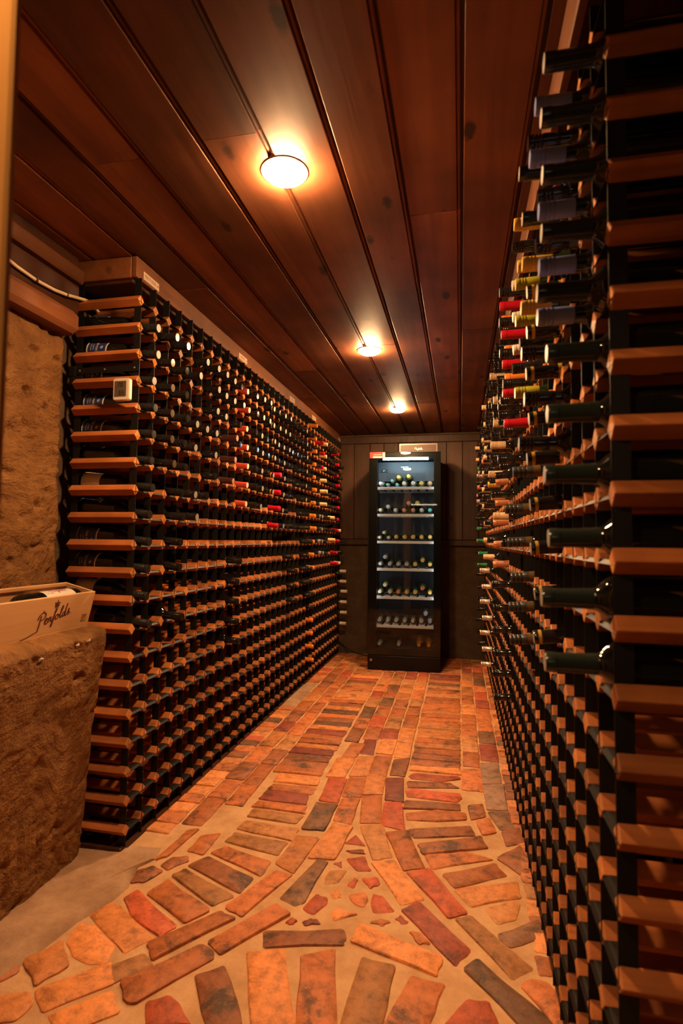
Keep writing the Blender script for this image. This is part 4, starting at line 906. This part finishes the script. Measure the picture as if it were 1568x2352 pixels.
# ================================================================ CABLES
plain('cable_white', (.62, .47, .31), .45); plain('cable_black', (.012, .012, .012), .4); plain('clip', (.06, .04, .03), .5)
cb = MB().tube([(-1.375, .9, 2.02), (-1.376, 1.2, 1.985), (-1.377, 1.405, 1.969), (-1.378, 1.474, 1.958), (-1.378, 1.56, 1.953), (-1.377, 1.64, 1.957), (-1.375, 1.70, 1.966), (-1.375, 1.755, 1.979), (-1.383, 1.81, 1.995), (-1.392, 1.85, 2.004), (-1.40, 1.95, 1.98), (-1.41, 2.3, 1.9)], .0058, 10).build('cable', 'cable_white', smooth=60)
tag(cb, 'cream cable sagging along the boards above the earth wall into the rack', 'cable')
for y, z in ((1.555, 1.953), (1.70, 1.966)): MB().box((-1.386, y-.003, z-.008), (-1.369, y+.003, z+.008)).build('clip', 'clip', cb)
cb = MB().tube([(-1.16, 5.385, .11), (-1.12, 5.37, .085), (-1.06, 5.34, .05), (-.98, 5.31, .02), (-.88, 5.28, .012), (-.80, 5.26, .012)], .005, 8).build('power_cord', 'cable_black', smooth=60)
tag(cb, 'thin black power cord on the floor behind the wine fridge', 'cord')

# ================================================================ WINE FRIDGE
plain('fridge_black', (.005, .005, .0055), .25, 0, spec=.2, sheen=1); plain('fridge_matt', (.012, .011, .011), .5); plain('liner', (.035, .042, .05), .45)
plain('shelf_white', (.78, .73, .70), .35); plain('perforation', (.006, .007, .009), .7); glassmat('door_glass'); emit('led_glow', (.62, .88, 1.0), LED_STRENGTH); plain('print_white', (.8, .8, .8), .5); plain('lock_metal', (.6, .5, .4), .25, .9)
emit('logo_glow', (.9, .95, 1.0), .8); plain('sticker_red', (.28, .02, .02), .45); plain('sticker_cream', (.5, .4, .34), .5); plain('star', (.8, .6, .5), .5)
FW, FD, FH = .61, .62, 1.862
fg = thing('wine_fridge', 'tall black wine fridge with glass door and lit shelves against the back wall', 'fridge', (-.771, 4.73, 0)); fg.rotation_euler = (0, 0, .04)
sh = MB().box((0, .044, .02), (.032, FD, FH)).box((FW-.032, .044, .02), (FW, FD, FH)).box((.032, .044, FH-.035), (FW-.032, FD, FH)).box((.032, .044, .02), (FW-.032, FD, .15)).box((.032, FD-.02, .15), (FW-.032, FD, FH-.035))
sh.build('cabinet', 'fridge_matt', fg)
MB().box((.0325, .06, .1505), (.036, FD-.021, FH-.036)).box((FW-.036, .06, .1505), (FW-.0325, FD-.021, FH-.036)).box((.036, FD-.026, .1505), (FW-.036, FD-.0205, FH-.036)).box((.036, .06, .1505), (FW-.036, FD-.026, .174)).build('liner', 'liner', fg)
MB().cbox((.0, .004, .008), (FW, .044, .128), .004).build('kick_panel', 'fridge_black', fg)
lk = MB().lathe([(-.006, .010), (.004, .011)], 16, axis='Y').build('lock', 'lock_metal', fg, smooth=40, loc=(.03, 0, .09))
MB().lathe([(-.0068, .0035), (-.0061, .0035)], 10, axis='Y').build('keyhole', 'fridge_black', lk)
d0, d1 = .134, FH-.002
dr = MB().box((0, .0062, d0), (.072, .042, d1)).box((FW-.058, .0062, d0), (FW, .042, d1)).box((.072, .0062, d1-.045), (FW-.058, .042, d1)).box((.072, .0062, d0), (FW-.058, .042, d0+.056)).build('door', 'fridge_black', fg); dr['label'] = 'black framed door with full glass front'
MB().box((0, 0, d0), (FW, .006, d1)).build('glass_pane', 'door_glass', dr)
MB().cbox((-.006, .012, d0+.3), (-.0005, .04, d1-.3), .002).build('door_handle', 'fridge_matt', dr)
SHZ = [1.565, 1.331, 1.098, .862, .621, .377]
for z in SHZ:
    s = MB().cbox((.045, .058, z-.021), (FW-.045, .070, z+.001), .0015).build('shelf', 'shelf_white', fg)
    for k in range(7): 
        a = .047 + k*.0753; MB().box((a, .0705, z-.008), (a+.054, .5, z-.0005)).build('slat', 'shelf_white', s)
    MB().box((.040, .5, z-.012), (FW-.040, .52, z-.0005)).build('back_rail', 'shelf_white', s)
MB().cbox((.115, .052, 1.800), (.505, .066, 1.8135), .002).build('lamp_bar', 'led_glow', fg)
fill_mat = emit('fill_glow', (.86, .92, 1.0), LED_STRENGTH*.32)  # added glowing strips, unseen behind the door stiles, to brighten the shelves
for a in (.0365, FW-.0395): MB().box((a, .048, .50), (a+.003, .056, 1.76)).build('fill_strip', 'fill_glow', fg)
fp = MB().box((.05, .30, 1.64), (FW-.05, .315, 1.815)).build('fan_panel', 'liner', fg)
m = MB()
for j in range(9):
    for i in range(44 - (j % 2)):
        x, z = .13 + i*.008 + (j % 2)*.004, 1.652 + j*.0075; m.add([(x+.0027*math.cos(a*1.0472), .2993, z+.0027*math.sin(a*1.0472)) for a in range(6)], [tuple(range(6))])
tag(m.build('perforation', 'perforation', fp), kind='stuff')
vs, fs = text_mesh('VINTEC', .020, spacing=1.05); MB().add([(v[0]+.29, .2985, v[1]+1.768) for v in vs], fs).build('logo', 'logo_glow', fp)
ct = plate(.07, .028, .003, .292, .2995, 'fridge_matt', 'control_display', fp, .105, 1.735); MB().box((.098, .2912, 1.729), (.101, .2918, 1.742)).box((.101, .2912, 1.739), (.108, .2918, 1.742)).build('display_mark', 'logo_glow', ct)
st = MB().box((.006, -.0008, FH-.052), (.140, -.0002, FH+.0)).build('rating_sticker', 'sticker_red', dr); st['label'] = 'small red sticker with five stars'
MB().box((.034, -.0013, FH-.050), (.112, -.0009, FH-.036)).box((.116, -.0013, FH-.048), (.136, -.0009, FH-.004)).build('sticker_field', 'sticker_cream', st)
m = MB()
for k in range(5):
    cx, cz = .043+k*.0145, FH-.022; vs = [(cx + (.0055 if q % 2 == 0 else .0023)*math.sin(q*math.pi/5), -.0012, cz + (.0055 if q % 2 == 0 else .0023)*math.cos(q*math.pi/5)) for q in range(10)]; m.add(vs, [tuple(range(10))])
m.build('star', 'star', st)
# bottles lying on the fridge shelves, necks to the door
FCOL = dict(foil_white=(.72, .72, .76), foil_cyan=(.28, .60, .72), cork_gold=(.74, .50, .14), foil_pearl=(.62, .64, .70), foil_copper=(.72, .42, .26), foil_pink=(.70, .33, .27), cork_pale=(.72, .66, .44),
            foil_teal=(.10, .45, .40), foil_silver=(.50, .50, .52), foil_orange=(.72, .26, .10), foil_blue=(.40, .50, .72), foil_amber=(.75, .28, .03))
FW_ = dict(foil_white='white foil', foil_cyan='pale blue cap', cork_gold='gold foil', foil_pearl='pearly white foil', foil_copper='copper foil', foil_pink='pink foil', cork_pale='pale gold foil', foil_teal='teal foil', foil_silver='silver foil', foil_orange='orange foil', foil_blue='icy blue foil', foil_amber='amber foil')
FME = {}
for k, c in FCOL.items():
    cap(k, c, .35, .15); FME[k] = cap_mb([(.205, .0225, 0), (.225, .0185, 0), (.262, .0158, 0), (.285, .0160, 0), (.2965, .0160, 0), (.3, .0135, 1), (.2985, .0125, 1), (.2985, 0, 1)]).mesh('foil', [k, k], 35)
gl('fridge_glass', (.03, .045, .012), .05); gl('fridge_amber', (.32, .13, .02), .05)
CHAM = [(0, .030), (.004, .0365), (.14, .0370), (.165, .0345), (.19, .0272), (.21, .0212), (.24, .0165), (.27, .0150)]
FG_ME = glass_mb(CHAM).mesh('bottle_glass', ['fridge_glass'], 50); FG_AM = glass_mb(CHAM).mesh('bottle_glass', ['fridge_amber'], 50)
FB = [(0,0.09,1.6024,0.036,'foil_white'),(0,0.152,1.5924,0.026,'foil_cyan'),(0,0.191,1.6252,0.026,'foil_cyan'),(0,0.233,1.5924,0.026,'foil_cyan'),(0,0.247,1.6557,0.036,'cork_gold'),(0,0.334,1.663,0.036,'cork_gold'),(0,0.295,1.6024,0.036,'foil_pearl'),(0,0.373,1.6024,0.036,'foil_pearl'),(0,0.446,1.6024,0.036,'cork_gold'),(0,0.519,1.6024,0.036,'foil_copper'),(1,0.41,1.4307,0.036,'cork_gold'),(1,0.156,1.3988,0.036,'foil_white'),(1,0.334,1.4288,0.036,'foil_pink'),(1,0.09,1.3684,0.036,'cork_pale'),(1,0.221,1.3684,0.036,'foil_white'),(1,0.295,1.3684,0.036,'foil_pink'),(1,0.373,1.3684,0.036,'foil_pink'),(1,0.446,1.3684,0.036,'foil_white'),(1,0.519,1.3684,0.036,'foil_teal'),(2,0.123,1.1714,0.029,'cork_pale'),(2,0.162,1.1284,0.029,'cork_pale'),(2,0.084,1.1284,0.029,'cork_pale'),(2,0.228,1.1354,0.036,'cork_gold'),(2,0.3,1.1354,0.036,'cork_gold'),(2,0.373,1.1354,0.036,'cork_gold'),(2,0.446,1.1354,0.036,'cork_gold'),(2,0.519,1.1354,0.036,'cork_gold'),(3,0.133,0.958,0.036,'foil_silver'),(3,0.248,0.8994,0.036,'foil_silver'),(3,0.091,0.8994,0.036,'foil_silver'),(3,0.175,0.8994,0.036,'foil_silver'),(3,0.32,0.8994,0.036,'foil_silver'),(3,0.456,0.9346,0.036,'cork_gold'),(3,0.393,0.8994,0.036,'cork_gold'),(3,0.52,0.8994,0.036,'cork_gold'),(4,0.134,0.7168,0.036,'cork_pale'),(4,0.091,0.6584,0.036,'cork_pale'),(4,0.176,0.6584,0.036,'cork_pale'),(4,0.248,0.6584,0.036,'foil_orange'),(4,0.321,0.6584,0.036,'cork_gold'),(4,0.456,0.694,0.036,'foil_orange'),(4,0.394,0.6584,0.036,'cork_gold'),(4,0.52,0.6584,0.036,'cork_gold'),(5,0.161,0.4144,0.036,'foil_silver'),(5,0.376,0.4144,0.036,'foil_silver'),(5,0.484,0.4775,0.036,'foil_blue'),(5,0.089,0.4144,0.036,'foil_silver'),(5,0.233,0.4144,0.036,'foil_silver'),(5,0.306,0.4144,0.036,'foil_silver'),(5,0.447,0.4144,0.036,'foil_silver'),(5,0.521,0.4144,0.036,'foil_blue'),(6,0.091,0.2124,0.036,'foil_silver'),(6,0.256,0.2124,0.036,'foil_silver'),(6,0.429,0.2144,0.038,'foil_amber'),(6,0.513,0.2144,0.038,'foil_amber')]
MF = Matrix.Translation((-.771, 4.73, 0)) @ Matrix.Rotation(.04, 4, 'Z')
for k in range(7):
    row = sorted([b for b in FB if b[0] == k], key=lambda b: b[1])
    for i, (_, u, z, R_, t) in enumerate(row):
        s = R_/.0372; o = link('wine_bottle', FG_AM if t == 'foil_amber' else FG_ME)
        o.matrix_world = MF @ Matrix.Translation((u, .085 + .3, z)) @ Matrix.Rotation(-math.pi/2, 4, 'Z') @ Matrix.Diagonal((1, s, s, 1))
        o['label'] = 'fridge bottle with %s, %s, bottle %s from the sticker side' % (FW_[t], 'bottom level' if k == 6 else 'shelf %s from top' % word(k+1), word(i+1)); o['category'] = 'wine bottle'; o['group'] = 'bottles lying on the wine fridge shelves'
        link('foil', FME[t], o)

# ================================================================ PRESENTATION BOX on the fridge
gb = thing('presentation_box', 'low brown wooden box with silver edging and white script on top of the fridge', 'box', (-.355, 4.81, FH+.001)); gb.rotation_euler = (0, 0, .04)
plain('silver_edge', (.16, .12, .10), .35, .3)
MB().cbox((-.16, 0, 0), (.16, .24, .076), .002).build('case', 'gift_box_wood', gb)
MB().box((-.163, -.004, 0), (-.152, .001, .078)).box((.152, -.004, 0), (.163, .001, .078)).box((-.152, -.004, .066), (.152, .001, .078)).build('edging', 'silver_edge', gb)
m = MB()
for st_ in SCRIPT[1:]:
    v, f = stroke(st_, .38); m.add([(-.018 + q[0]*.0085-.012, -.0008, .022 + q[1]*.0075) for q in v], f)
m.build('script', 'print_white', gb)
